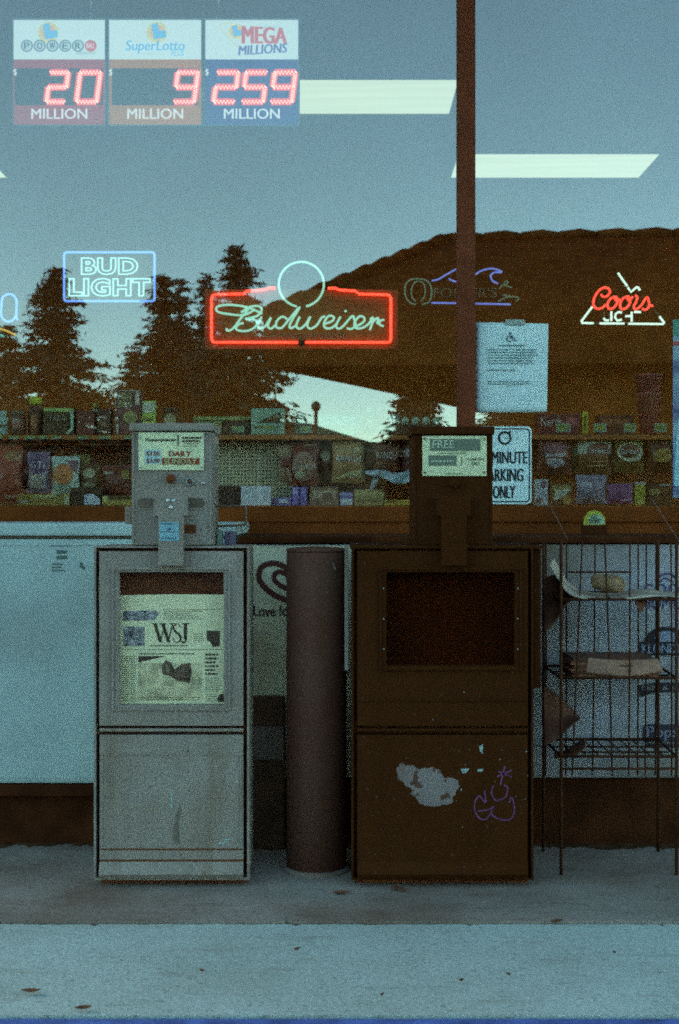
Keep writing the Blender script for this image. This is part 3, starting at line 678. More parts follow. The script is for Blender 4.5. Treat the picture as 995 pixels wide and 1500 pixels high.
carton('tall maroon box with thin pale outlines left of the grey coin head', 'carton', (168, 571, 207, R_T), YQ, (92, 58, 44), 0.05, [('rect', (128, 116, 96), (0.02, 0.01, 0.97, 0.03)), ('rect', (128, 116, 96), (0.02, 0.03, 0.05, 0.4)), ('rect', (100, 84, 50), (0.12, 0.06, 0.66, 0.38)), ('rect', (140, 128, 110), (0.78, 0.05, 0.94, 0.34)), ('disc', (110, 100, 56), (0.6, 0.62, 0.28, 0.14)), ('rect', (140, 128, 110), (0.08, 0.76, 0.16, 0.98))])
carton('small yellow green box just above the grey coin head', 'carton', (208, 587, 228, R_T), YQ + 0.01, (132, 142, 66), 0.05, [('rect', (150, 168, 120), (0.05, 0.05, 0.95, 0.35)), ('rect', (104, 88, 40), (0.2, 0.5, 0.8, 0.6))])
jar('round brown tub behind the top of the grey coin head', (236, 596, 262, R_T), YQ, (88, 62, 34), (74, 50, 26), [('disc', (126, 112, 80), (0.5, 0.5, 0.32, 0.25))], 'tub', 'tub')
carton('low wide box with a pale green top edge right of the coin head', 'carton', (284, 610, 366, R_T), YQ + 0.05, (66, 44, 18), 0.09, [('rect', (112, 112, 64), (0, 0, 1, 0.2)), ('rect', (104, 104, 60), (0, 0.25, 0.5, 0.85))])
carton('pale box with a slanted dark roof shape on the upper shelf', 'carton', (368, 598, 417, R_T), YQ + 0.02, (110, 128, 104), 0.06, [('poly', (70, 52, 26), [(0.15, 0.55), (0.85, 0.15), (0.98, 0.55)]), ('rect', (84, 70, 40), (0.1, 0.68, 0.85, 0.75))])
carton('bluish box with ragged lettering on the upper shelf in mid window', 'carton', (464, 606, 531, R_T), YQ + 0.02, (82, 72, 46), 0.06, [('rect', (108, 122, 116), (0.05, 0.15, 0.85, 0.55)), ('text', (80, 60, 36), ('IMPO', 0.1, 0.2, 0.8, 0.5))])
t = carton('dark tray of pale round eggs on the upper shelf', 'tray', (558, 622, 652, R_T), YQ + 0.02, (70, 48, 22), 0.09, [], 'egg_tray')
for k in range(5):
    u = 578 + k * 15.5; rr = 6.6 if k else 8
    c = P(u, 617 - (2 if k == 0 else 0), YQ + 0.055); mb = MB(); b_ = bmesh.new(); bmesh.ops.create_icosphere(b_, subdivisions=2, radius=rr / F * YQ, matrix=Matrix.Translation(c) @ Matrix.Diagonal((1, 1, 1.1, 1))); mb.bm(b_, True); mb.build('egg', pk((128, 136, 118)), t)
carton('flat dark red candy box under the notice right of the parking sign', 'candy box', (786, 606, 850, R_T), YQ, (92, 46, 34), 0.05, [('text', (150, 140, 130), ('Nerds', 0.1, 0.15, 0.58, 0.6)), ('disc', (128, 70, 66), (0.8, 0.4, 0.14, 0.26))], 'candy_box')
carton('narrow upright yellow package next to the dark red candy box', 'package', (853, 603, 862, R_T), YQ, (140, 136, 40), 0.03, [('rect', (100, 84, 30), (0.3, 0.2, 0.7, 0.8))], 'slim_package')
carton('low brown carton behind the price tags beside the stacked cups', 'carton', (876, 608, 928, R_T), YQ + 0.06, (80, 44, 22), 0.06, [('rect', (104, 66, 36), (0.1, 0.2, 0.9, 0.5))])
t = thing('cup_stack', 'two stacked pinkish paper cups at the right end of the upper shelf', 'cups', P(951, R_T, YQ + 0.05))
cx, cy = PX(951, YQ + 0.05), YQ + 0.05; s_ = (YQ + 0.05) / F
for (v0, v1, ru, rl) in ((549, 580, 20, 16), (576, R_T, 18, 12)):
    z0, z1 = PZ(v1, cy), PZ(v0, cy)
    MB().lathe(cx, cy, [(rl * s_, z0), (ru * s_, z1 - 0.008), (ru * s_ * 1.06, z1 - 0.006), (ru * s_ * 1.06, z1), (ru * s_ * 0.9, z1), (ru * s_ * 0.88, z1 - 0.02)], 24).build('cup', pk((118, 70, 56)), t)
# --- lower row left
bag('crumpled red snack bag at the far left of the lower shelf', (-12, 655, 34, 736), YQ, (116, 56, 34), [('disc', (120, 84, 56), (0.7, 0.15, 0.28, 0.1)), ('rect', (124, 96, 78), (0.4, 0.86, 0.9, 0.93))], seed=2)
bag('violet snack bag with three big letters on the lower shelf', (40, 664, 74, 722), YQ, (96, 76, 92), [('disc', (76, 52, 74), (0.5, 0.3, 0.42, 0.18)), ('text', (150, 146, 140), ('GTI', 0.2, 0.22, 0.8, 0.38)), ('rect', (126, 116, 104), (0.15, 0.52, 0.85, 0.88))], seed=3)
bag('white snack bag with a round orange picture on the lower shelf', (76, 671, 117, 724), YQ, (138, 150, 130), [('disc', (146, 92, 50), (0.45, 0.45, 0.36, 0.3)), ('poly', (104, 72, 74), [(0.55, 0.08), (0.95, 0.05), (0.95, 0.45), (0.75, 0.3)])], seed=4)
bag('dark brown snack bag with a pale round face print on the lower shelf', (118, 681, 146, 730), YQ + 0.02, (78, 52, 26), [('disc', (128, 116, 88), (0.5, 0.25, 0.3, 0.16)), ('rect', (108, 96, 72), (0.25, 0.55, 0.8, 0.66))], seed=5)
bag('dark maroon snack bag half hidden left of the grey coin head', (150, 684, 192, 728), YQ + 0.02, (84, 44, 28), [('rect', (126, 110, 92), (0.05, 0.15, 0.4, 0.25)), ('rect', (112, 92, 40), (0.7, 0.1, 0.95, 0.4))], seed=6)
carton('low tray of yellow packets on the lower shelf below the violet bag', 'tray', (26, 724, 102, R_B), YH + 0.01, (116, 96, 44), 0.05, [('rect', (142, 134, 84), (0.3, 0.05, 0.75, 0.3)), ('rect', (110, 100, 90), (0, 0.55, 0.25, 0.75)), ('rect', (140, 130, 100), (0.9, 0.2, 1, 0.9))], 'packet_tray')
carton('dark box with a white card corner on the lower shelf', 'box', (103, 714, 148, R_B), YH + 0.01, (58, 36, 14), 0.05, [('poly', (150, 176, 178), [(0.45, 0.4), (0.75, 0.35), (0.97, 0.65), (0.97, 0.95), (0.45, 0.95)])], 'dark_box')
carton('low yellow packet with an upright end left of the coin head', 'packet', (150, 726, 192, R_B), YH + 0.01, (126, 108, 50), 0.04, [('rect', (70, 46, 18), (0.2, 0.02, 1, 0.4)), ('disc', (150, 138, 84), (0.1, 0.35, 0.09, 0.3))], 'packet')
# --- lower row, middle
carton('black box under the pegboard beside the grey coin head', 'box', (312, 712, 352, R_B), YQ, (48, 28, 12), 0.06, [('rect', (60, 38, 18), (0.1, 0.1, 0.9, 0.2))], 'dark_box')
carton('blank pale card standing under the pegboard', 'card', (353, 712, 397, R_B), YH + 0.02, (146, 176, 164), 0.004, [('rect', (152, 184, 172), (0.04, 0.1, 0.96, 0.3))], 'blank_card')
carton('low violet packet lying between blank card and violet cartons', 'packet', (400, 729, 427, R_B), YQ, (98, 82, 118), 0.04, [('rect', (140, 140, 156), (0.3, 0.2, 0.8, 0.7))], 'packet')
carton('upright violet carton under the maroon snack bag', 'carton', (428, 713, 438, R_B), YQ, (100, 84, 128), 0.05, [('rect', (126, 116, 146), (0.2, 0.1, 0.8, 0.4))])
carton('darker violet carton touching its violet twin on the right', 'carton', (439.5, 713, 450, R_B), YQ, (86, 68, 112), 0.05, [('rect', (110, 96, 134), (0.2, 0.1, 0.8, 0.5))])
carton('grey brown box with pale smudged print on the lower shelf', 'carton', (454, 713, 496, R_B), YQ, (92, 70, 52), 0.06, [('rect', (122, 106, 84), (0.1, 0.2, 0.9, 0.6)), ('disc', (84, 58, 44), (0.6, 0.5, 0.2, 0.2))])
carton('small violet and white carton on the lower shelf in mid window', 'carton', (498, 721, 517, R_B), YQ, (92, 78, 116), 0.05, [('rect', (142, 146, 150), (0.05, 0.5, 0.95, 0.95)), ('rect', (120, 116, 140), (0, 0.1, 1, 0.25))])
carton('olive carton left of the dark newspaper box on the lower shelf', 'carton', (519, 717, 562, R_B), YQ, (112, 98, 56), 0.06, [('poly', (128, 116, 72), [(0, 0.1), (0.5, 0), (1, 0.2), (1, 0.45), (0, 0.4)]), ('rect', (92, 76, 40), (0.1, 0.6, 0.9, 0.8))])
carton('flat yellow packet low on the shelf against the dark coin head', 'packet', (564, 732, 602, R_B), YH + 0.02, (140, 116, 44), 0.04, [('rect', (104, 80, 40), (0.05, 0.1, 0.5, 0.5))], 'packet')
bag('maroon ranch snack bag hanging beside the pegboard', (421, 650, 468, 711), YQ, (88, 44, 30), [('disc', (112, 84, 66), (0.5, 0.55, 0.36, 0.36)), ('text', (146, 138, 124), ('RANCH', 0.18, 0.5, 0.88, 0.62)), ('disc', (128, 126, 100), (0.4, 0.75, 0.16, 0.08)), ('rect', (128, 112, 84), (0.55, 0.02, 0.95, 0.05))], seed=7)
bag('golden brown ranch snack bag hanging in mid window', (486, 641, 535, 707), YQ, (112, 82, 46), [('rect', (126, 102, 62), (0.08, 0.06, 0.92, 0.36)), ('text', (168, 160, 140), ('RANCH', 0.14, 0.4, 0.86, 0.54)), ('poly', (140, 128, 90), [(0.1, 0.92), (0.5, 0.76), (0.9, 0.72), (0.88, 0.9)]), ('disc', (140, 130, 96), (0.75, 0.28, 0.1, 0.06))], seed=8)
bag('dark snack bag with pale wording hung above the folded paper', (546, 642, 586, 700), YQ, (78, 44, 26), [('text', (140, 136, 128), ('RANCH', 0.14, 0.36, 0.86, 0.52)), ('rect', (100, 66, 40), (0.1, 0.62, 0.9, 0.66))], seed=9)
bag('dark red snack bag mostly hidden by the dark coin head', (585, 640, 622, 706), YQ + 0.04, (88, 52, 40), [('disc', (136, 124, 112), (0.3, 0.35, 0.16, 0.1)), ('rect', (120, 100, 88), (0.1, 0.1, 0.6, 0.14))], seed=10)
t = thing('folded_paper', 'crumpled folded white paper below the dark ranch bag', 'paper', P(568, 711, YH + 0.02))
mb = MB(); vs = []; fs = []
top = spline([(535, 690), (548, 688), (562, 689), (575, 692), (590, 692), (602, 686)], 4); bot = spline([(535, 693), (552, 700), (566, 702), (580, 710), (592, 709), (602, 704)], 4)
for k, (a_, b_) in enumerate(zip(top, bot)):
    for f in (0, 0.35, 0.7, 1): vs.append(P(a_[0] + (b_[0] - a_[0]) * f, a_[1] + (b_[1] - a_[1]) * f, YH + 0.02 + 0.012 * math.sin(k * 0.7 + f * 4)))
for k in range(len(top) - 1):
    for f in range(3): q = k * 4 + f; fs.append((q, q + 1, q + 5, q + 4))
mb.add(vs, fs, True); o = mb.build('sheet', pk((134, 150, 146)), t); sol = o.modifiers.new('thickness', 'SOLIDIFY'); sol.thickness = 0.0012
mb = MB(); mb.poly([(548, 694), (556, 700), (546, 718), (541, 718)], YH + 0.03, 0.002); mb.build('flap', pk((110, 110, 110)), t)
# --- lower row, right
bag('dark red snack bag with a white shield print right of the parking sign', (786, 637, 838, 695), YQ, (82, 44, 30), [('disc', (108, 72, 72), (0.5, 0.33, 0.32, 0.2)), ('poly', (132, 126, 124), [(0.2, 0.45), (0.8, 0.45), (0.75, 0.75), (0.5, 0.95), (0.28, 0.75)]), ('rect', (90, 58, 50), (0.26, 0.56, 0.76, 0.6)), ('poly', (128, 128, 108), [(0.02, 0.1), (0.3, 0.02), (0.1, 0.25)])], seed=11)
bag('tan snack bag with a pale green top and oval logo', (845, 638, 896, 695), YQ, (88, 60, 30), [('rect', (128, 132, 112), (0.02, 0.02, 0.98, 0.48)), ('disc', (92, 62, 44), (0.62, 0.38, 0.36, 0.18)), ('text', (160, 160, 140), ("Gardetto's", 0.3, 0.32, 0.94, 0.46)), ('rect', (122, 108, 76), (0.4, 0.66, 0.85, 0.7)), ('rect', (122, 108, 76), (0.3, 0.76, 0.8, 0.8))], seed=12)
bag('green topped snack bag with a ringed oval logo on the right', (899, 638, 944, 693), YQ, (82, 66, 30), [('rect', (100, 104, 54), (0.04, 0.02, 0.96, 0.24)), ('disc', (136, 132, 108), (0.5, 0.45, 0.42, 0.26)), ('disc', (84, 56, 36), (0.48, 0.42, 0.34, 0.19)), ('text', (160, 158, 136), ("Gardetto's", 0.2, 0.36, 0.78, 0.5))], seed=13)
bag('dark snack bag with a pale jagged name at the right edge', (947, 638, 986, 692), YQ, (72, 42, 20), [('text', (134, 128, 110), ('DORITOS', 0.04, 0.08, 0.96, 0.24)), ('disc', (116, 92, 42), (0.55, 0.55, 0.36, 0.2))], seed=14)
carton('white carton on the lower shelf touching the parking sign side', 'carton', (784, 702, 803, R_B), YQ, (136, 142, 142), 0.05, [('disc', (96, 76, 84), (0.65, 0.2, 0.22, 0.14)), ('rect', (104, 84, 70), (0.1, 0.7, 0.5, 0.9))])
carton('brown pack with a white and yellow label on the lower shelf', 'pack', (806, 708, 840, R_B), YQ, (86, 58, 28), 0.05, [('rect', (110, 100, 60), (0.1, 0.1, 0.9, 0.3)), ('poly', (150, 150, 122), [(0.2, 0.3), (0.9, 0.25), (0.6, 0.6), (0.15, 0.8)]), ('disc', (128, 96, 44), (0.7, 0.75, 0.2, 0.2))], 'snack_pack')
bag('pale blue grey crumpled bag lying on the lower shelf right side', (843, 698, 889, 738), YQ, (104, 98, 106), [('rect', (128, 126, 130), (0.1, 0.2, 0.5, 0.4)), ('rect', (134, 130, 128), (0.45, 0.82, 0.85, 0.9))], seed=15)
bag('small purple snack bag on the lower shelf', (889, 711, 928, 738), YQ, (98, 62, 88), [('rect', (124, 104, 124), (0.5, 0.75, 0.9, 0.88))], seed=16, puff=0.02)
carton('narrow yellow green packet standing on the lower shelf', 'packet', (930, 706, 946, R_B), YQ, (118, 112, 36), 0.04, [('rect', (130, 122, 110), (0, 0, 1, 0.12)), ('disc', (140, 128, 70), (0.5, 0.85, 0.3, 0.1))], 'packet')
carton('dark carton with an olive label beside the yellow green packet', 'carton', (947, 708, 984, R_B), YQ + 0.02, (72, 44, 20), 0.05, [('rect', (110, 94, 52), (0.1, 0.25, 0.55, 0.5)), ('rect', (116, 110, 100), (0.5, 0.04, 0.95, 0.12))])

# --- clutter between the named goods
bag('dark bag with a red round print behind the violet letter bag', (22, 660, 48, 716), YQ + 0.07, (92, 50, 32), [('disc', (130, 60, 44), (0.5, 0.5, 0.3, 0.2))], seed=21)
bag('olive bag wedged behind the round orange picture bag', (104, 668, 132, 718), YQ + 0.07, (96, 86, 46), [('rect', (130, 120, 80), (0.2, 0.2, 0.8, 0.4))], seed=22)
bag('pale crumpled bag hanging at the right end of the pegboard', (408, 655, 428, 706), YQ - 0.01, (112, 92, 70), [('rect', (90, 48, 36), (0.1, 0.3, 0.9, 0.6))], seed=23)
bag('dark brown bag hanging between the two ranch bags', (464, 648, 490, 704), YQ + 0.05, (80, 48, 28), [('disc', (120, 110, 84), (0.5, 0.35, 0.3, 0.15))], seed=24)
bag('dark bag with a pale stripe between golden and dark ranch bags', (530, 646, 552, 700), YQ + 0.05, (86, 54, 32), [('rect', (132, 124, 100), (0.1, 0.2, 0.9, 0.3))], seed=25)
bag('green bag peeking out between shield bag and oval logo bag', (830, 642, 852, 692), YQ + 0.05, (84, 88, 46), [('rect', (130, 134, 96), (0.1, 0.1, 0.9, 0.4))], seed=26)
bag('reddish bag peeking out between the two oval logo bags', (886, 646, 908, 696), YQ + 0.05, (96, 60, 40), [('rect', (126, 110, 80), (0.2, 0.55, 0.8, 0.65))], seed=27)
jar('slim pale bottle behind the narrow brown carton', (134, 590, 145, R_T), YQ + 0.06, (104, 110, 92), (124, 116, 60), [], 'bottle', 'bottle')
jar('slim dark bottle between blue grey box and egg tray', (536, 596, 548, R_T), YQ + 0.04, (84, 66, 40), (130, 130, 110), [('rect', (128, 122, 96), (0.2, 0.5, 0.8, 0.7))], 'bottle', 'bottle')
jar('round jar with a pale lid below the street lamp reflection', (430, 606, 452, R_T), YQ + 0.04, (96, 96, 76), (132, 140, 124), [('rect', (80, 56, 34), (0.2, 0.5, 0.8, 0.7))])

# ------------------------------------------------------------------ freezers under the window
m_fz = mat('freezer_white', (0.42, 0.49, 0.46), rough=0.5, var=0.08, scale=2.2, grain=0.12, col2=(0.53, 0.65, 0.63))
m_fz2 = mat('freezer_white_shaded', (0.22, 0.15, 0.09), rough=0.5, var=0.1, scale=1.6, col2=(0.50, 0.48, 0.54), grain=0.08)  # blotches mix brown stains with the rack's shade, put into colour
m_kick = mat('freezer_base_brown', BROWN, rough=0.9, spec=0.1, var=0.3, scale=9, grain=0.2)
m_gasket = mat('freezer_gasket', (0.16, 0.10, 0.06), rough=0.6)
t = thing('chest_freezer', 'white chest freezer with plain front left of the grey newspaper box', 'freezer', (-0.95, YF, 0))
x0, x1 = -1.60, PX(366, YF) - 0.05
MB().box(x0, x1, YF, 4.88, PZ(1148, YF), PZ(789, YF), 0.01).build('cabinet', m_fz, t)
MB().box(x0 - 0.008, x1 + 0.008, YF - 0.012, 4.885, PZ(785, YF), PZ(766, YF), 0.008).build('lid', m_fz, t)
MB().ring((x0 + 0.03, x1 - 0.03, PZ(1140, YF), PZ(796, YF)), (x0 + 0.036, x1 - 0.036, PZ(1137, YF), PZ(799, YF)), YF - 0.002, YF - 0.0002).build('front_seam', m_fz, t)
MB().box(x0 + 0.005, x1 - 0.005, YF + 0.004, 4.87, PZ(788.5, YF), PZ(785.5, YF)).build('gasket', m_gasket, t)
MB().box(x0, x1, YF - 0.006, YF + 0.05, PZ(1166, YF), PZ(1149, YF), 0.003).build('bottom_trim', m_kick, t)
MB().box(x0 + 0.02, x1 - 0.02, YF + 0.03, 4.86, 0.0, PZ(1167, YF)).build('base', m_kick, t)
x = MB(); lines_of_print(x, 74, 797, 104, 801, YF - 0.0015, 1, 2.6, 5); x.rect(83, 806, 98, 811, YF - 0.0015); x.rect(83, 814, 98, 819, YF - 0.0015); lines_of_print(x, 76, 824, 100, 838, YF - 0.0015, 3, 2, 6, 0.4); x.rect(117, 824, 121, 832, YF - 0.0015); x.rect(121, 830, 125, 834, YF - 0.0015); x.build('rating_label', ink((92, 108, 100)), t)

t = thing('ice_cream_freezer', 'white ice cream freezer covered in brand logos behind the wire rack', 'freezer', (0.6, YF, 0))
x0, x1 = PX(366, YF) - 0.03, 1.75
MB().box(x0, x1, YF, 4.88, PZ(1140, YF), PZ(797, YF), 0.008).build('cabinet', m_fz2, t)
MB().box(x0 - 0.006, x1 + 0.006, YF - 0.01, 4.885, PZ(796, YF), PZ(786, YF), 0.006).build('lid', m_kick, t)
MB().box(x0 + 0.02, x1 - 0.02, YF + 0.02, 4.86, 0.0, PZ(1141, YF)).build('base', m_kick, t)
YFP = YF - 0.0028
red_b = ink((92, 34, 22)); pur = ink((84, 66, 116)); dk = ink((46, 34, 40))
x = MB()
out = spline([(423, 880), (402, 872), (384, 856), (379, 842), (385, 829), (402, 825), (418, 831), (425, 840)], 5)
x.stroke(out, 8, YFP); x.stroke([(846 - a_ + 4, b_) for a_, b_ in out], 8, YFP)
inn = spline([(424, 864), (408, 856), (401, 846), (406, 838), (418, 840), (424, 848)], 5)
x.stroke(inn, 7, YFP); x.stroke([(846 - a_ + 4, b_) for a_, b_ in inn], 7, YFP); x.build('heart_logo', red_b, t)
x = MB(); text(x, 'Love Ice Cream', 371, 887, 481, 902.5, YFP, 0.012); x.build('lettering', ink((70, 34, 30)), t)
x = MB(); text(x, 'GOOD', 943, 855, 1013, 873, YFP, 0.0); x.build('lettering', pur, t)
x = MB(); text(x, 'HUMOR', 941, 874, 1015, 892, YFP, 0.0); x.build('lettering', pur, t)
x = MB(); x.stroke(spline([(962, 852), (968, 843), (980, 840), (990, 846), (992, 852)]), 2.5, YFP); x.stroke(spline([(966, 853), (975, 847), (986, 853)]), 2, YFP); x.build('swirl_logo', pur, t)
x = MB(); arch = [(945 + 0, 940)] + [(976 + 31 * math.cos(R(q)), 940 + 22 * math.sin(R(q))) for q in range(180, 361, 12)]; x.poly(arch, YFP); x.build('arch_logo', dk, t)
x = MB(); x.disc(976, 934, 17, 10, YFP - 0.001); x.build('arch_logo', ink((150, 156, 178)), t)
x = MB(); x.rect(937, 940, 1015, 960, YFP - 0.0012); x.build('logo_plate', dk, t)
x = MB(); text(x, 'KLONDIKE', 940, 943, 1012, 957, YFP - 0.0025, 0.02); x.build('lettering', ink((150, 156, 178)), t)
x = MB(); x.poly([(935, 1004), (960, 1000), (1010, 1000), (1036, 1004), (1034, 1020), (1008, 1014), (962, 1014), (938, 1021)], YFP); x.build('banner_logo', dk, t)
x = MB(); text(x, "BEN & JERRY'S", 940, 1004, 1030, 1013, YFP - 0.0012, 0.02); x.build('lettering', ink((150, 140, 140)), t)
x = MB(); x.poly(rrect(942, 1061, 1032, 1087, 8), YFP); x.rect(947, 1089, 1026, 1095, YFP); x.build('logo_plate', ink((58, 46, 62)), t)
x = MB(); text(x, 'Popsicle', 947, 1064, 1028, 1085, YFP - 0.0012, 0.02); x.build('lettering', ink((140, 132, 150)), t)
MB().box(PX(366, YF) - 0.028, PX(521, YF), YF - 0.0015, YF - 0.0003, PZ(1138, YF), PZ(799, YF)).build('cream_panel', mat('cream_panel_print', (0.58, 0.46, 0.28), rough=0.6, var=0.1, scale=2.6, col2=(0.80, 0.74, 0.54)), t)
t = thing('floor_block', 'dark block with dull grey patch behind the gap between grey box and post', 'carton', (PX(393, 4.2), 4.25, 0))
MB().box(PX(366, 4.2), PX(417, 4.2), 4.225, 4.262, 0.004, PZ(1022, 4.2), 0.006).build('box', mat('dark_block', (0.10, 0.04, 0.018), rough=0.9, var=0.3, scale=12), t)  # dark block covers the lower freezer front in this gap
MB().box(PX(371, 4.2), PX(415, 4.2), 4.222, 4.2245, PZ(1115, 4.2), PZ(1066, 4.2)).build('patch', mat('dull_panel', (0.20, 0.125, 0.10), rough=0.8, var=0.2), t)
# dark plant-like shape low on the freezer front
t = thing('yellow_badge', 'round yellow and white badge standing on the ice cream freezer lid', 'badge', P(871, 770, 4.5))
YK = 4.6
MB().poly([(855, 768), (856, 758), (862, 750), (871, 747), (880, 750), (886, 758), (887, 768), (884, 784), (858, 784)], YK, 0.006).build('disc', ink((176, 172, 58)), t)
MB().poly([(862, 768), (863, 758), (871, 753), (881, 755), (886, 762), (885, 768)], YK - 0.001, 0.0008).build('face', ink((176, 196, 160)), t)
x = MB(); text(x, 'ALL', 866, 754, 876, 759.5, YK - 0.0025, 0.02); x.build('lettering', ink((60, 56, 30)), t)
x = MB(); text(x, 'SPORT', 863, 760.5, 880, 766.5, YK - 0.0025, 0.02); x.build('lettering', ink((60, 56, 30)), t)
MB().rect(852, 769, 890, 790, YK - 0.012, 0.01).build('holder', m_kick, t)

# ------------------------------------------------------------------ newspaper boxes
def worn(name, col, chip, grime, spec=0.25, rough=0.6, gr=0.28, chips=0.70, streak=0.6):
    m = bpy.data.materials.new(name); m.use_nodes = True; n = m.node_tree.nodes; L = m.node_tree.links; b = n['Principled BSDF']
    b.inputs['Specular IOR Level'].default_value = spec
    tc = n.new('ShaderNodeTexCoord')
    def noise(scale, detail, sc=(1, 1, 1), rg=0.6):
        mp = n.new('ShaderNodeMapping'); mp.inputs['Scale'].default_value = sc; L.new(tc.outputs['Object'], mp.inputs[0])
        z = n.new('ShaderNodeTexNoise'); z.inputs['Scale'].default_value = scale; z.inputs['Detail'].default_value = detail; z.inputs['Roughness'].default_value = rg
        L.new(mp.outputs[0], z.inputs['Vector']); return z.outputs['Fac']
    def rng(src, a0, a1, b0, b1):
        r = n.new('ShaderNodeMapRange'); r.inputs[1].default_value = a0; r.inputs[2].default_value = a1; r.inputs[3].default_value = b0; r.inputs[4].default_value = b1
        L.new(src, r.inputs[0]); return r.outputs[0]
    def mixc(f, c0, c1):
        x = n.new('ShaderNodeMix'); x.data_type = 'RGBA'; L.new(f, x.inputs[0])
        for i, c in ((6, c0), (7, c1)):
            if isinstance(c, tuple): x.inputs[i].default_value = (*c, 1)
            else: L.new(c, x.inputs[i])
        return x.outputs[2]
    c = mixc(rng(noise(5, 7), 0.38, 0.66, 0, 0.55), col, grime)                         # blotchy dulling
    c = mixc(rng(noise(16, 5, (1, 1, 0.12)), 0.52, 0.70, 0, streak), c, grime)           # rain streaks
    c = mixc(rng(noise(34, 4), chips, chips + 0.03, 0, 0.85), c, chip)                   # chips
    c = mixc(rng(noise(95, 2), 0.69, 0.72, 0, 0.7), c, chip)                             # fine pitting
    g = rng(noise(260, 2), 0.3, 0.7, 1 - gr, 1 + gr); sc = n.new('ShaderNodeVectorMath'); sc.operation = 'SCALE'
    L.new(c, sc.inputs[0]); L.new(g, sc.inputs['Scale']); L.new(sc.outputs[0], b.inputs['Base Color'])
    L.new(rng(noise(9, 5), 0.3, 0.7, rough - 0.15, rough + 0.2), b.inputs['Roughness'])
    bp = n.new('ShaderNodeBump'); bp.inputs['Strength'].default_value = 0.25; bp.inputs['Distance'].default_value = 0.004
    ad = n.new('ShaderNodeMath'); ad.operation = 'ADD'; L.new(noise(180, 3), ad.inputs[0]); L.new(rng(noise(3.5, 3), 0, 1, 0, 6), ad.inputs[1])
    L.new(ad.outputs[0], bp.inputs['Height']); L.new(bp.outputs[0], b.inputs['Normal']); MATS[name] = m; return m
m_grey = worn('grey_box_worn', (0.34, 0.275, 0.235), (0.12, 0.05, 0.025), (0.22, 0.15, 0.105))
m_dark = worn('dark_box_worn', (0.066, 0.018, 0.004), (0.14, 0.075, 0.055), (0.05, 0.013, 0.003), 0.05, 0.7, 0.3, 0.72, 0.5)
m_gap = mat('dark_joint', (0.16, 0.035, 0.004), rough=0.9)
m_inside = mat('box_inside', (0.28, 0.10, 0.04), rough=0.9, var=0.2)
m_acryl = pane_mat('door_acrylic', 0.025); m_acryl2 = pane_mat('scuffed_dark_acrylic', 0.006, (0.7, 0.6, 0.5))
m_cream = mat('price_plate_cream', (0.74, 0.72, 0.44), rough=0.5, var=0.08, scale=30)
m_chrome = mat('worn_metal', (0.5, 0.5, 0.47), rough=0.3, metal=0.8)

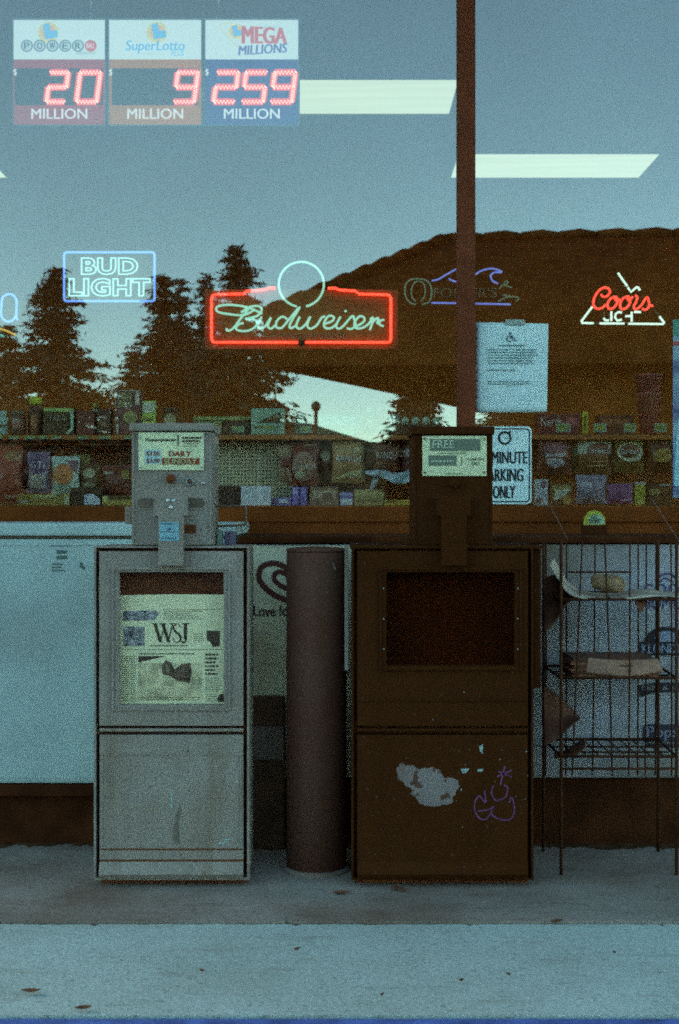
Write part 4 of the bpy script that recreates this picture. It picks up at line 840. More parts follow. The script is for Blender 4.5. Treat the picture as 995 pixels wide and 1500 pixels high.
def newsbox(name, label, paint, u0, u1, win, lower, head, grp, dark):
    t = thing(name, label, 'newspaper box', P((u0 + u1) / 2, 1301.4, YB), grp)
    x0, x1, zt = PX(u0, YB), PX(u1, YB), PZ(800, YB)
    D = 0.40 if dark else 0.24
    body = MB().box(x0 + 0.003, x1 - 0.003, YB + 0.062, YB + D, 0.021, zt, 0.006).build('body', paint, t)
    # front flange round the door
    MB().ring((x0, x1, PZ(1290, YB), zt), (x0 + 0.006, x1 - 0.006, PZ(1287, YB), zt - 0.005), YB + 0.006, YB + 0.0615).build('front_flange', paint, t)
    MB().box(x0 + 0.0065, x1 - 0.0065, YB + 0.055, YB + 0.0612, PZ(1286, YB), zt - 0.0055).build('gap_shade', m_gap, t)  # dark plate: shade of door gap and box inside put into colour
    MB().box(x0 + 0.012, x1 - 0.012, YB + 0.045, YB + D - 0.03, 0.003, 0.0205).build('foot', m_gap, t)
    # door with its window
    d0, d1, dz0, dz1 = x0 + 0.016, x1 - 0.016, PZ(1063, YB), zt - 0.014
    wx0, wx1, wz0, wz1 = PX(win[0], YB), PX(win[2], YB), PZ(win[3], YB), PZ(win[1], YB)
    door = MB().ring((d0, d1, dz0, dz1), (wx0, wx1, wz0, wz1), YB, YB + 0.03).build('door', paint, t)
    rim = MB()
    rim.ring((wx0 - 0.018, wx1 + 0.018, wz0 - 0.014, wz1 + 0.012), (wx0 - 0.013, wx1 + 0.013, wz0 - 0.009, wz1 + 0.007), YB - 0.006, YB - 0.0005)
    rim.build('window_rim', paint, door)
    MB().box(wx0 - 0.004, wx1 + 0.004, YB + 0.031, YB + 0.034, wz0 - 0.004, wz1 + 0.004).build('window_pane', m_acryl2 if dark else m_acryl, door)
    for (uu, vv) in ((win[0] - 4, win[1] + 24), (win[0] - 4, win[3] - 24), (win[2] + 4, win[1] + 24), (win[2] + 4, win[3] - 24), (win[2] + 4, (win[1] + win[3]) / 2), (win[0] - 4, (win[1] + win[3]) / 2)):
        c = P(uu, vv, YB); MB().lathe((c.x, c.z), 0, [(0.0026, c.y - 0.0001), (0.0024, c.y - 0.0016), (0.001, c.y - 0.002)], 8, 'Y').build('rivet', m_chrome, door)
    # hinge and lower panel
    hg = MB(); hg.tube([(d0, YB + 0.008, PZ(1070, YB)), (d1, YB + 0.008, PZ(1070, YB))], 0.0055, 8); hg.build('hinge', paint, t)
    lp = MB().box(d0, d1, YB + 0.004, YB + 0.03, PZ(1285, YB), PZ(1077, YB), 0.002).build('lower_panel', paint, t)
    if not dark:
        MB().ring((PX(u0 + 11, YB), PX(u1 - 11, YB), PZ(1243, YB), PZ(1104, YB)), (PX(u0 + 13.5, YB), PX(u1 - 13.5, YB), PZ(1241, YB), PZ(1106, YB)), YB + 0.0015, YB + 0.0038).build('panel_seam', paint, lp)
        MB().box(d0, d1, YB + 0.0022, YB + 0.0038, PZ(1262, YB), PZ(1259.5, YB)).build('panel_seam', m_gap, lp)
        MB().box(PX(u0 + 10, YB), PX(u1 - 10, YB), YB + 0.0022, YB + 0.0038, PZ(1245.5, YB), PZ(1243.5, YB)).build('panel_seam', m_gap, lp)
    # kick strip, sloping out at the foot
    ks = MB(); z1_, z0_ = PZ(1263, YB), PZ(1286, YB)
    ks.add([(d0, YB + 0.003, z1_), (d1, YB + 0.003, z1_), (d1, YB - 0.012, z0_ + 0.012), (d0, YB - 0.012, z0_ + 0.012), (d0, YB - 0.004, z0_), (d1, YB - 0.004, z0_), (d0, YB + 0.0038, z0_), (d1, YB + 0.0038, z0_)], [(0, 3, 2, 1), (3, 4, 5, 2), (4, 6, 7, 5), (0, 6, 4, 3), (1, 2, 5, 7)])
    ks.build('kick_strip', paint, t)
    # coin head
    h0, hv0, h1, hv1 = head; YC = YB + 0.02
    hd = MB().box(PX(h0, YC), PX(h1, YC), YC, YC + 0.2, zt + 0.001, PZ(hv0 + 12, YC), 0.004).build('coin_head', paint, t)
    MB().box(PX(h0 - 2.5, YC), PX(h1 + 2.5, YC), YC - 0.012, YC + 0.205, PZ(hv0 + 11.5, YC), PZ(hv0, YC), 0.004).build('cap', paint, hd)
    fr = MB(); fr.ring((PX(h0 + 1.5, YC), PX(h1 - 1.5, YC), zt + 0.004, PZ(hv0 + 13, YC)), (PX(h0 + 4, YC), PX(h1 - 4, YC), zt + 0.008, PZ(hv0 + 16, YC)), YC - 0.0025, YC - 0.0002); fr.build('face_edge', paint, hd)
    return t, door, hd, YC
# grey box
tg, door_g, head_g, YC = newsbox('newspaper_box', 'grey metal newspaper box with a paper behind its window', m_grey, 137, 365, (174, 838, 328, 1033), None, (193, 620, 311, 797), 'pair of newspaper vending boxes', False)
pl = MB().rect(203, 633.5, 299, 688.5, YC - 0.0055, 0.003).build('price_plate', m_cream, head_g)
YCP = YC - 0.0064
def add_to(parent, name, mb, m): return mb.build(name, m, parent)
x = MB(); text(x, 'MontereyHerald', 213, 642, 257, 648, YCP, 0.03); x.rect(260, 637, 261.8, 653, YCP); lines_of_print(x, 267, 639, 294, 648.5, YCP, 2, 3.2, 31, 0.05); lines_of_print(x, 270, 648.5, 292, 655, YCP, 2, 0.9, 8); add_to(tg, 'lettering', x, ink((74, 52, 30)))
x = MB(); x.rect(212, 658.5, 236, 680, YCP + 0.0002); add_to(tg, 'price_sticker', x, ink((176, 200, 196)))
x = MB(); text(x, '$3.00', 214.5, 661, 234, 668.5, YCP - 0.0006, 0.02); add_to(tg, 'lettering', x, ink((150, 70, 58)))
x = MB(); text(x, '$3.00', 214.5, 671.5, 234, 679, YCP - 0.0006, 0.02); add_to(tg, 'lettering', x, ink((150, 70, 58)))
orange = ink((150, 56, 22))
x = MB(); text(x, 'DAILY', 247.5, 660.5, 280.5, 668.3, YCP, 0.035); add_to(tg, 'lettering', x, orange)
x = MB(); x.rect(237.5, 671, 292.5, 680.5, YCP); add_to(tg, 'price_band', x, orange)
x = MB(); text(x, 'SUNDAY', 240, 672, 289, 679.5, YCP - 0.0007, 0.035); add_to(tg, 'lettering', x, ink((178, 178, 128)))
for (u, v) in ((206, 640.5), (295.5, 640), (206, 684), (296, 684)):
    c = P(u, v, YCP); MB().lathe((c.x, c.z), 0, [(0.003, c.y), (0.0028, c.y - 0.002), (0.001, c.y - 0.0025)], 8, 'Y').build('rivet', m_chrome, tg)
c = P(250.5, 701, YC); MB().lathe((c.x, c.z), 0, [(0.0125, c.y - 0.0003), (0.0125, c.y - 0.014), (0.010, c.y - 0.017)], 18, 'Y').build('coin_knob', m_gap, tg)
c = P(278.5, 706, YC); MB().lathe((c.x, c.z), 0, [(0.0115, c.y - 0.0003), (0.0115, c.y - 0.006), (0.0085, c.y - 0.008), (0.008, c.y - 0.003), (0.002, c.y - 0.003)], 18, 'Y').build('coin_return', m_chrome, tg)
MB().rect(274.5, 704.8, 283, 706.8, YC - 0.009, 0.004).build('coin_slot', m_gap, tg)
c = P(298, 708, YC); MB().lathe((c.x, c.z), 0, [(0.006, c.y - 0.0003), (0.006, c.y - 0.003), (0.003, c.y - 0.004)], 12, 'Y').build('lock', m_chrome, tg)
for (a_, b_) in ((199, 232), (266, 302)):
    o = MB(); q = rrect(a_, 728.5, b_, 746, 8.5); i_ = rrect(a_ + 1.8, 730.3, b_ - 1.8, 744.2, 7)
    for k in range(len(q)):
        j = (k + 1) % len(q); o.poly([q[k], q[j], i_[j], i_[k]], YC - 0.003, 0.0025)
    o.build('slot_rim', m_grey, tg)
    o = MB(); o.poly(rrect(a_ + 2, 730.5, b_ - 2, 744, 6.8), YC - 0.0012, 0.0008); o.build('slot_plate', mat('slot_dull', (0.17, 0.11, 0.08), rough=0.7), tg)
YA = YC - 0.03
MB().pbox(225, 727, 275, 756, YA, 0.0295, 0.003).build('lock_bar', m_grey, tg)
ar = MB(); ar.pbox(232, 754.5, 269, 829, YA - 0.02, 0.019, 0.003); arm = ar.build('lock_arm', m_grey, tg)
for (u, v) in ((246.5, 733), (254.5, 733), (250.5, 743)):
    c = P(u, v, YA); MB().lathe((c.x, c.z), 0, [(0.0056, c.y - 0.0003), (0.0052, c.y - 0.004), (0.002, c.y - 0.0055)], 10, 'Y').build('bolt', mat('bright_bolt', (0.75, 0.78, 0.76), rough=0.25, metal=0.5), tg)
YST = YA - 0.0215
st = MB(); st.rect(233.5, 764.5, 262.5, 792.5, YST); add_to(arm, 'sticker', st, ink((132, 172, 186)))
x = MB(); x.rect(234.5, 778.6, 261.5, 779.6, YST - 0.0007); lines_of_print(x, 236, 765.5, 260, 769, YST - 0.0007, 1, 1.6, 9); lines_of_print(x, 236, 786, 260, 791, YST - 0.0007, 1, 1.6, 10); x.poly([(245, 777), (247, 773), (250, 772), (250.5, 776), (248, 777.5)], YST - 0.0007); add_to(arm, 'print', x, ink((84, 100, 110)))
MB().rect(270, 768.5, 287, 781.5, YC - 0.001, 0.0008).build('coin_cup', m_gap, tg)
o = MB(); q = [(311, 742), (355, 741.5), (360, 746), (360, 764), (355, 769), (320, 770.5), (311, 770)]; o.tube([P(a_, b_, YC + 0.13) for a_, b_ in spline(q, 4)], 0.0035, 6); o.build('side_handle', mat('dull_wire', (0.2, 0.12, 0.08), rough=0.5, metal=0.3), tg)
MB().box(PX(183, YC + 0.1), PX(193, YC + 0.1), YC + 0.1, YC + 0.14, PZ(768, YC + 0.1), PZ(742, YC + 0.1), 0.004).build('side_lock', m_grey, tg)
x = MB(); x.stroke(spline([(251, 1160), (251.8, 1172), (251, 1184)]), [0.4] + [1.4] * 12 + [0.4], YB + 0.0032); x.stroke([(320, 1236), (332, 1234)], 1.6, YB + 0.0032); x.stroke([(328, 1231), (336, 1229)], 1.6, YB + 0.0032); x.build('scratch', ink((160, 196, 190)), tg)
x = MB(); x.poly([(254, 1236), (253, 1215), (258, 1195), (264, 1178), (266, 1186), (262, 1205), (263, 1236)], YB + 0.0034, 0.0004); x.build('stain', mat('rust_stain', (0.2, 0.15, 0.11), rough=0.8, var=0.3, scale=30), tg)
o = MB()
for (u0_, u1_, v0_, b_) in ((318, 326, 776, 0), (329, 335, 779, 1), (336, 345, 778, 2)): o = MB().pbox(u0_, v0_, u1_, 799.5, YC + 0.1, 0.025, 0.002); tag(o.build('small_carton', ink([(128, 150, 136), (98, 84, 112), (112, 98, 120)][b_])), ['tiny pale carton on the grey newspaper box touching its coin head', 'tiny violet carton in the middle of three on the grey newspaper box', 'tiny printed carton, rightmost of three on the grey newspaper box'][b_], 'carton')
# the newspaper behind its window
m_news = mat('newsprint', (0.88, 0.80, 0.50), rough=0.8, var=0.06, scale=8, grain=0.12)
YP_ = YB + 0.038
t = thing('newspaper', 'folded newspaper with large masthead letters behind the grey box window', 'newspaper', P(251, 1030, YP_))
MB().poly([(172, 872), (250, 870.5), (330, 871), (330, 1036), (172, 1036)], YP_, 0.008).build('sheet', m_news, t)
YQ_ = YP_ - 0.0008; inkd = ink((70, 50, 34)); inkg = ink((112, 104, 86)); inkp = mat('news_photo_dark', (0.12, 0.10, 0.13), rough=0.8, var=0.4, scale=60, col2=(0.4, 0.36, 0.36), grain=0.3)
x = MB()   # masthead: thick and thin strokes with serifs
def para(a_, b_, w0): x.poly([(a_[0], a_[1]), (a_[0] + w0, a_[1]), (b_[0] + w0, b_[1]), (b_[0], b_[1])], YQ_ + rnd.uniform(-0.0002, 0.0002))
para((225, 914), (233, 941), 4.6); para((241, 914), (233.8, 941), 1.5); para((236.5, 914), (245, 941), 4.6); para((252, 914), (245.8, 941), 1.5)
for (a_, b_) in ((222.5, 232), (234.5, 244), (248, 256)): x.rect(a_, 913, b_, 914.3, YQ_ - 0.0004)
x.stroke(spline([(264.5, 920), (262, 914.5), (257.5, 914), (254, 919), (257, 925), (262, 929), (265, 935), (262, 940.5), (256.5, 940.5), (253, 934)]), [1.0 + 2.4 * math.sin(math.pi * min(1, max(0, (k - 12) / 42))) for k in range(70)], YQ_)
x.rect(269.5, 914, 274, 936, YQ_); x.rect(267, 913, 277, 914.3, YQ_ - 0.0004); x.stroke(spline([(272.5, 934), (271.5, 940), (268, 941.5), (266, 938.5)]), [4] * 3 + [2.6] * 9 + [2, 2, 2, 2, 2, 2, 2, 2, 2, 2], YQ_)
x.build('masthead', inkd, t)
x = MB(); lines_of_print(x, 220, 944, 280, 947.5, YQ_, 1, 1.6, 11); lines_of_print(x, 284, 927, 300, 940, YQ_, 4, 0.8, 12); lines_of_print(x, 240, 894, 305, 908, YQ_, 5, 0.8, 13, 0.5); lines_of_print(x, 204, 956.5, 288, 959, YQ_, 1, 1.8, 14); x.rect(176, 951, 326, 951.6, YQ_); x.rect(238, 892.5, 326, 893, YQ_); x.build('headline', inkg, t)
x = MB(); x.poly([(180, 895), (228, 894), (233, 899), (226, 909), (180, 909)], YQ_); x.rect(181, 918, 212, 946, YQ_); x.build('picture', inkp, t)
x = MB(); x.stroke(spline([(183, 930), (192, 922), (202, 926), (209, 920)]), 3, YQ_ - 0.0006); x.stroke(spline([(183, 942), (195, 934), (205, 938), (210, 930)]), 2.5, YQ_ - 0.0006); x.stroke([(184, 900), (205, 904), (222, 898)], 2, YQ_ - 0.0006); x.build('picture', ink((140, 136, 128)), t)
x = MB(); x.poly([(303, 924), (322, 924), (322, 946), (312, 948), (308, 940), (303, 938)], YQ_); x.poly([(203, 961), (245, 961), (203, 970)], YQ_); x.build('picture', ink((82, 60, 44)), t)
x = MB(); x.rect(203, 971, 296, 1025, YQ_ + 0.0002); x.build('picture', mat('news_photo', (0.50, 0.42, 0.24), rough=0.8, var=0.2, scale=26, col2=(0.72, 0.62, 0.38), grain=0.25), t)
x = MB(); x.poly([(237, 975), (243, 967), (250, 970), (256, 981), (266, 973), (279, 971), (281, 985), (278, 1000), (262, 998), (248, 990), (238, 987)], YQ_ - 0.0006); x.build('picture', mat('news_photo_figure', (0.06, 0.028, 0.014), rough=0.8, var=0.5, scale=70, col2=(0.14, 0.08, 0.05)), t)
x = MB(); x.poly([(242, 972), (246, 974), (249, 982), (246, 987), (243, 982)], YQ_ - 0.0012); x.build('picture', ink((128, 120, 92)), t)
x = MB(); lines_of_print(x, 178, 960, 200, 1028, YQ_, 22, 1.0, 15, 0.1); lines_of_print(x, 301, 992, 324, 1014, YQ_, 8, 0.9, 17, 0.1); lines_of_print(x, 204, 1020, 296, 1027, YQ_ - 0.0004, 2, 1.0, 18, 0.1); lines_of_print(x, 301, 1016, 318, 1028, YQ_, 4, 0.9, 19, 0.1); x.build('print', ink((128, 122, 92)), t)
x = MB(); lines_of_print(x, 301, 956, 322, 990, YQ_, 6, 3.0, 16, 0.35); x.build('headline', ink((96, 80, 58)), t)
x = MB(); x.poly([(318, 1024), (322, 1017), (329, 1016), (329, 1028), (320, 1028)], YQ_ - 0.001); x.build('dark_corner', inkd, t)

# dark box
td, door_d, head_d, YCd = newsbox('newspaper_box', 'dark brown newspaper box with torn sticker and purple scrawl', m_dark, 515, 782, (566, 838, 755, 975), None, (605, 625, 722, 797), 'pair of newspaper vending boxes', True)
MB().box(PX(513, YB), PX(796, YB), YB + 0.004, YB + 0.36, PZ(804, YB), PZ(799, YB), 0.003).build('hood', m_dark, td)
MB().box(PX(783, YB), PX(795, YB), YB + 0.03, YB + 0.36, PZ(1010, YB), PZ(804.5, YB), 0.004).build('side_cheek', m_dark, td)
MB().box(PX(505, YB + 0.05), PX(510.5, YB + 0.05), YB + 0.05, YB + 0.056, PZ(985, YB), PZ(799, YB), 0.001).build('edge_highlight', m_grey, td)  # pale strip stands for the highlight along the box edge
lg = MB(); lg.box(PX(560, YB), PX(760, YB), YB - 0.01, YB - 0.001, PZ(981, YB), PZ(976, YB), 0.002); lg.build('window_ledge', m_dark, door_d)
MB().box(PX(529, YB), PX(770, YB), YB - 0.004, YB - 0.0006, PZ(1027, YB), PZ(1024.5, YB), 0.0008).build('door_seam', m_dark, door_d)
MB().rect(619, 638.5, 713, 697, YCd - 0.0055, 0.003).build('price_plate', m_cream, head_d)
YCP = YCd - 0.0064; greyi = ink((112, 118, 100))
x = MB(); x.rect(630, 643, 704, 660.5, YCP); x.rect(628, 667, 669, 682, YCP); x.rect(676, 669, 677.2, 682, YCP); add_to(td, 'print', x, greyi)
x = MB(); text(x, 'FREE', 634, 645, 665, 656, YCP - 0.0006, -0.004); add_to(td, 'lettering', x, ink((196, 204, 176)))
x = MB(); lines_of_print(x, 631, 672, 666, 679, YCP - 0.0006, 1, 2.2, 21); add_to(td, 'print', x, ink((196, 204, 176)))
x = MB(); text(x, 'QUARTERS', 685, 671, 709, 675, YCP, 0.02); add_to(td, 'lettering', x, ink((92, 84, 60)))
x = MB(); text(x, 'ONLY', 691, 677, 703, 681, YCP, 0.02); add_to(td, 'lettering', x, ink((92, 84, 60)))
x = MB(); lines_of_print(x, 642, 662.5, 691, 665, YCP, 1, 1.1, 22); add_to(td, 'print', x, ink((92, 84, 60)))
x = MB(); lines_of_print(x, 652, 692.5, 684, 695.5, YCP, 1, 1.3, 23); add_to(td, 'print', x, ink((92, 84, 60)))
for (u, v) in ((622.5, 643), (710, 643), (622.5, 692), (710, 692)):
    c = P(u, v, YCP); MB().lathe((c.x, c.z), 0, [(0.003, c.y), (0.0028, c.y - 0.002), (0.001, c.y - 0.0025)], 8, 'Y').build('rivet', m_gap, td)
MB().pbox(640, 727, 690, 756, YCd - 0.03, 0.0295, 0.003).build('lock_bar', m_dark, td)
MB().pbox(647, 754.5, 684, 829, YCd - 0.05, 0.019, 0.003).build('lock_arm', m_dark, td)
c = P(665, 708, YCd); MB().lathe((c.x, c.z), 0, [(0.0125, c.y - 0.0003), (0.0125, c.y - 0.014), (0.010, c.y - 0.017)], 18, 'Y').build('coin_knob', m_dark, td)
YLP = YB + 0.0036
x = MB(); r5 = random.Random(5)
base = [(582, 1123), (589, 1116), (596, 1122), (606, 1121), (616, 1127), (634, 1124), (646, 1131), (652, 1139), (662, 1138), (671, 1143), (673, 1152), (668, 1160), (664, 1168), (661, 1178), (648, 1179), (632, 1181), (616, 1177), (608, 1166), (601, 1162), (606, 1157), (594, 1150), (583, 1140)]
jag = []
for k in range(len(base)):
    a_, b_ = base[k], base[(k + 1) % len(base)]
    for f in (0, 0.2, 0.4, 0.6, 0.8): jag.append((a_[0] + (b_[0] - a_[0]) * f + r5.uniform(-1.5, 1.5), a_[1] + (b_[1] - a_[1]) * f + r5.uniform(-1.5, 1.5)))
x.poly(jag, YLP, 0.0008); x.build('torn_sticker', worn('torn_paper', (0.27, 0.21, 0.20), (0.09, 0.03, 0.01), (0.15, 0.08, 0.06), 0.1, 0.8, 0.3, 0.58, 0.8), td)
x = MB(); x.poly([(675, 1126), (688, 1126), (683, 1132), (678, 1133)], YLP, 0.0006); x.poly([(700, 1127), (708, 1126), (707, 1130), (699, 1130)], YLP, 0.0006); x.poly([(702, 1094), (708, 1090), (707, 1104), (703, 1100)], YLP, 0.0006)
for k in range(26):
    u, v = r5.uniform(525, 778), r5.uniform(985, 1290); s_ = r5.uniform(0.5, 1.3)
    if 1255 < v < 1292 or 1058 < v < 1080: continue
    x.poly([(u + s_ * math.cos(q), v + s_ * math.sin(q) * 0.9) for q in (0, 1.2, 2.5, 3.7, 5)], (YLP if v > 1078 else YB - 0.001), 0.0008)
x.build('paper_scrap', ink((150, 170, 166)), td)
x = MB()
for pts in ([(740, 1122), (733, 1150)], [(730, 1130), (750, 1138)], [(750, 1128), (728, 1138)],
            spline([(724, 1150), (720, 1160), (726, 1172), (740, 1168), (744, 1154), (738, 1150)]), spline([(710, 1158), (711, 1176), (702, 1166), (695, 1180), (700, 1196), (712, 1200), (724, 1182), (716, 1186), (700, 1188)]),
            spline([(724, 1182), (720, 1192), (732, 1200), (748, 1200), (754, 1186), (750, 1168), (746, 1176)])):
    x.stroke(pts, 1.9, YLP, 0.0004)
x.build('scrawl', mat('purple_marker', (0.18, 0.045, 0.15), rough=0.6, var=0.35, scale=60, grain=0.3), td)

# ------------------------------------------------------------------ bollard
YO = 3.995
cx = PX(463, YO - 0.09); rr = 44.5 / F * (YO - 0.05); zt = PZ(804, YO - 0.08)
t = thing('bollard', 'round dark brown steel bollard between the two newspaper boxes', 'bollard', (cx, YO, 0))
m_bol = worn('bollard_worn', (0.17, 0.075, 0.052), (0.30, 0.20, 0.16), (0.14, 0.045, 0.022), 0.10, 0.65, 0.25, 0.72, 0.5)
MB().lathe(cx, YO, [(rr, 0.0), (rr, zt - 0.012), (rr * 0.985, zt - 0.010)], 40).build('pipe', m_bol, t)
MB().lathe(cx, YO, [(rr * 1.012, zt - 0.0098), (rr * 1.015, zt - 0.004), (rr * 0.96, zt), (rr * 0.5, zt + 0.004)], 40).build('cap', m_bol, t)
mb = MB(); mb.lathe(cx, YO, [(rr * 1.14, 0.0005), (rr * 1.10, 0.008), (rr * 1.003, 0.014)], 40); mb.build('footing', m_conc_dark, t)
x = MB(); x.poly([(484, 818), (488, 822), (493, 834), (491, 836), (486, 826)], YO - rr - 0.001 + 0.016, 0.004); x.build('scuff', ink((120, 110, 90)), t)

# ------------------------------------------------------------------ wire rack with papers
m_wire = mat('rusty_wire', (0.07, 0.022, 0.008), rough=0.8, spec=0.15, var=0.3, scale=30)
YR0, YR1 = 3.93, 4.20
XL, XR = PX(822, YR0), PX(991, YR0)
t = thing('wire_rack', 'rusty wire rack with three shelves at the right edge', 'rack', ((XL + XR) / 2, (YR0 + YR1) / 2, 0))
zs = [PZ(878, YR0), PZ(993, YR0), PZ(1108, YR0)]
ztop = PZ(792, YR0)
for (x_, y_) in ((XL, YR0), (XR, YR0), (XL - 0.01, YR1), (XR + 0.01, YR1)):
    MB().tube([(x_, y_, 0.0), (x_, y_, ztop if y_ == YR1 else PZ(792, YR0) - 0.0)], 0.0047, 7).build('post', m_wire, t)
for zz in zs:
    sh = MB(); sh.tube([(XL, YR0, zz), (XR, YR0, zz), (XR + 0.01, YR1, zz + 0.004), (XL - 0.01, YR1, zz + 0.004)], 0.0045, 6, True)
    for k in range(1, 9): x_ = XL + (XR - XL) * k / 9; sh.tube([(x_, YR0, zz + 0.001), (x_, YR1, zz + 0.005)], 0.0022, 5)
    for k in (1, 2): y_ = YR0 + (YR1 - YR0) * k / 3; sh.tube([(XL, y_, zz - 0.003), (XR, y_, zz - 0.003)], 0.003, 5)
    sh.build('shelf', m_wire, t)
sh = MB(); zz = PZ(1126, YR0); sh.tube([(XL, YR0, zz), (XR, YR0, zz)], 0.004, 6); sh.build('bottom_rail', m_wire, t)
for (ua, ub, yy) in ((800, 799, YR1), (830, 829, YR1), (853, 838, YR0 + 0.02), (886, 897, YR0 + 0.03), (923, 921, YR0 + 0.02), (947, 945, YR1), (961, 960, YR1), (983, 984, YR1), (872, 868, YR1), (935, 934, YR1)):
    MB().tube([P(ua, 792, yy), P((ua + ub) / 2 + 0.7, 950, yy), P(ub, 1136, yy)], 0.0024, 6).build('upright_wire', m_wire, t)
MB().tube([P(833, 838, YR0 + 0.018), P(925, 838, YR0 + 0.018)], 0.0028, 6).build('cross_wire', m_wire, t)
for (a_, b_) in (((797, 722), (832, 792)), ((953, 728), (998, 798))): MB().tube([P(*a_, YR1 - 0.02), P(*b_, YR1 - 0.06)], 0.0016, 5).build('brace_wire', mat('dull_wire2', (0.22, 0.10, 0.08), rough=0.5), t)

def sheet(name, label, cat, top, bot, Y, depth, m, thick=0.006, wob=0.006, parent=None):
    """a drooping paper: top and bottom pixel edge lines, swept back by depth"""
    a_, b_ = spline(top, 6), spline(bot, 6); n = len(a_); vs = []; fs = []; M_ = 6
    for k in range(n):
        for j in range(M_ + 1):
            f = j / M_; u = a_[k][0] + (b_[k][0] - a_[k][0]) * f; v = a_[k][1] + (b_[k][1] - a_[k][1]) * f
            vs.append(P(u, v, Y + depth * (1 - f) + wob * math.sin(k * 0.5 + 3 * f)))
    for k in range(n - 1):
        for j in range(M_): q = k * (M_ + 1) + j; fs.append((q, q + 1, q + M_ + 2, q + M_ + 1))
    mb = MB(); mb.add(vs, fs, True); o = mb.build(name, m, parent); s_ = o.modifiers.new('thickness', 'SOLIDIFY'); s_.thickness = thick
    if not parent: tag(o, label, cat)
    return o
m_oldpaper = mat('weathered_paper', (0.48, 0.38, 0.30), rough=0.9, var=0.25, scale=14, grain=0.2)
m_darkpaper = mat('dark_damp_paper', (0.15, 0.05, 0.024), rough=0.9, var=0.3, scale=14, grain=0.2)
t = thing('limp_newspaper', 'limp open newspaper draped over the top rack shelf', 'newspaper', P(890, 874, 3.95))
sheet('fold', '', '', [(812, 818), (822, 836), (836, 856), (858, 866), (900, 868), (940, 862), (972, 866), (1000, 868)], [(806, 826), (818, 846), (834, 868), (860, 876), (900, 878), (940, 874), (972, 872), (1000, 874)], 3.93, 0.2, m_oldpaper, 0.004, 0.004, t)
sheet('fold', '', '', [(796, 848), (812, 842), (824, 852), (834, 870), (836, 874)], [(797, 925), (806, 918), (816, 905), (826, 888), (834, 880)], 3.945, 0.16, m_darkpaper, 0.004, 0.004, t)
sheet('torn_corner', '', '', [(928, 876), (936, 878), (946, 880)], [(936, 893), (940, 897), (945, 884)], 3.925, 0.02, m_darkpaper, 0.002, 0.001, t)
mb = MB(); b_ = bmesh.new(); c = P(891, 854, 4.02); bmesh.ops.create_icosphere(b_, subdivisions=3, radius=1.0)
r9 = random.Random(9)
for v in b_.verts:
    n_ = v.co.copy(); f = 1 + 0.10 * math.sin(5 * n_.x + 2) * math.cos(4 * n_.z) + 0.06 * math.sin(9 * n_.y + 6 * n_.x)
    v.co = Vector((n_.x * 0.050 * f, n_.y * 0.036 * f, n_.z * 0.027 * f - n_.x * 0.006)) + c
mb.bm(b_, True); tag(mb.build('stone', mat('pitted_stone', (0.32, 0.19, 0.10), rough=0.95, var=0.4, scale=40, grain=0.3, bump=0.8, bscale=90)), 'oval brown pitted stone weighing down paper on the top rack shelf', 'stone')
t = thing('newspaper_stack', 'wrapped stack of old newspapers on the middle rack shelf', 'newspapers', P(905, 992, 3.96))
for k in range(9):
    v1 = 992 - k * 3.0; d = 0.20 + 0.004 * math.sin(k * 2.3); o_ = 3 * math.sin(k * 1.7)
    mb = MB(); a_ = 838 + o_; b2 = 966 + o_ * 0.5 - k * 0.6
    mb.box(PX(a_, 3.96), PX(b2, 3.96), 3.96 + 0.003 * math.sin(k), 3.96 + d, PZ(v1, 3.96), PZ(v1 - 2.9, 3.96), 0.0012); mb.build('folded_paper', m_darkpaper if k % 3 else mat('mid_paper', (0.30, 0.11, 0.055), rough=0.9, var=0.3, scale=14, grain=0.2), t)
sheet('wrapper', '', '', [(862, 963), (880, 965), (910, 967), (940, 966), (964, 965)], [(858, 985), (880, 988), (910, 990), (940, 989), (972, 984)], 3.95, 0.01, mat('wrap_paper', (0.34, 0.17, 0.11), rough=0.8, var=0.25, scale=20, grain=0.2), 0.001, 0.002, t)
tag(sheet('hanging_sheet', '', '', [(797, 1005), (815, 1016), (832, 1032), (850, 1050)], [(797, 1092), (812, 1085), (830, 1068), (850, 1052)], 3.95, 0.14, m_darkpaper, 0.003, 0.004), 'dark damp paper hanging below the middle shelf beside the dark box', 'paper')
tag(sheet('slumped_paper', '', '', [(812, 1102), (830, 1098), (846, 1088), (856, 1080)], [(812, 1110), (832, 1108), (848, 1102), (858, 1094)], 3.96, 0.12, m_darkpaper, 0.003, 0.004), 'dark paper scrap slumped on the lowest rack shelf', 'paper')

m_footshade = mat('wall_foot_shade', (0.10, 0.045, 0.022), rough=1.0, var=0.4, scale=30, grain=0.3, spec=0.05)  # dark strip puts the shade at the freezers' foot into colour
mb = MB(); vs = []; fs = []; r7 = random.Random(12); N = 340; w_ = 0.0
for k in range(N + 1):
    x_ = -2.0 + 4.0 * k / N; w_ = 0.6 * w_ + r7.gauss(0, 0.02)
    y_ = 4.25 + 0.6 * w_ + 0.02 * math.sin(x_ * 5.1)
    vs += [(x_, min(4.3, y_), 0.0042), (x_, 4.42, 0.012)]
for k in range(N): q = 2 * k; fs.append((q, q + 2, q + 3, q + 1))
mb.add(vs, fs); o = mb.build('painted_shade', m_footshade); o['kind'] = 'stuff'; o['label'] = 'ragged line of dark painted shade along the foot of the freezers'; o['category'] = 'painted_shade'

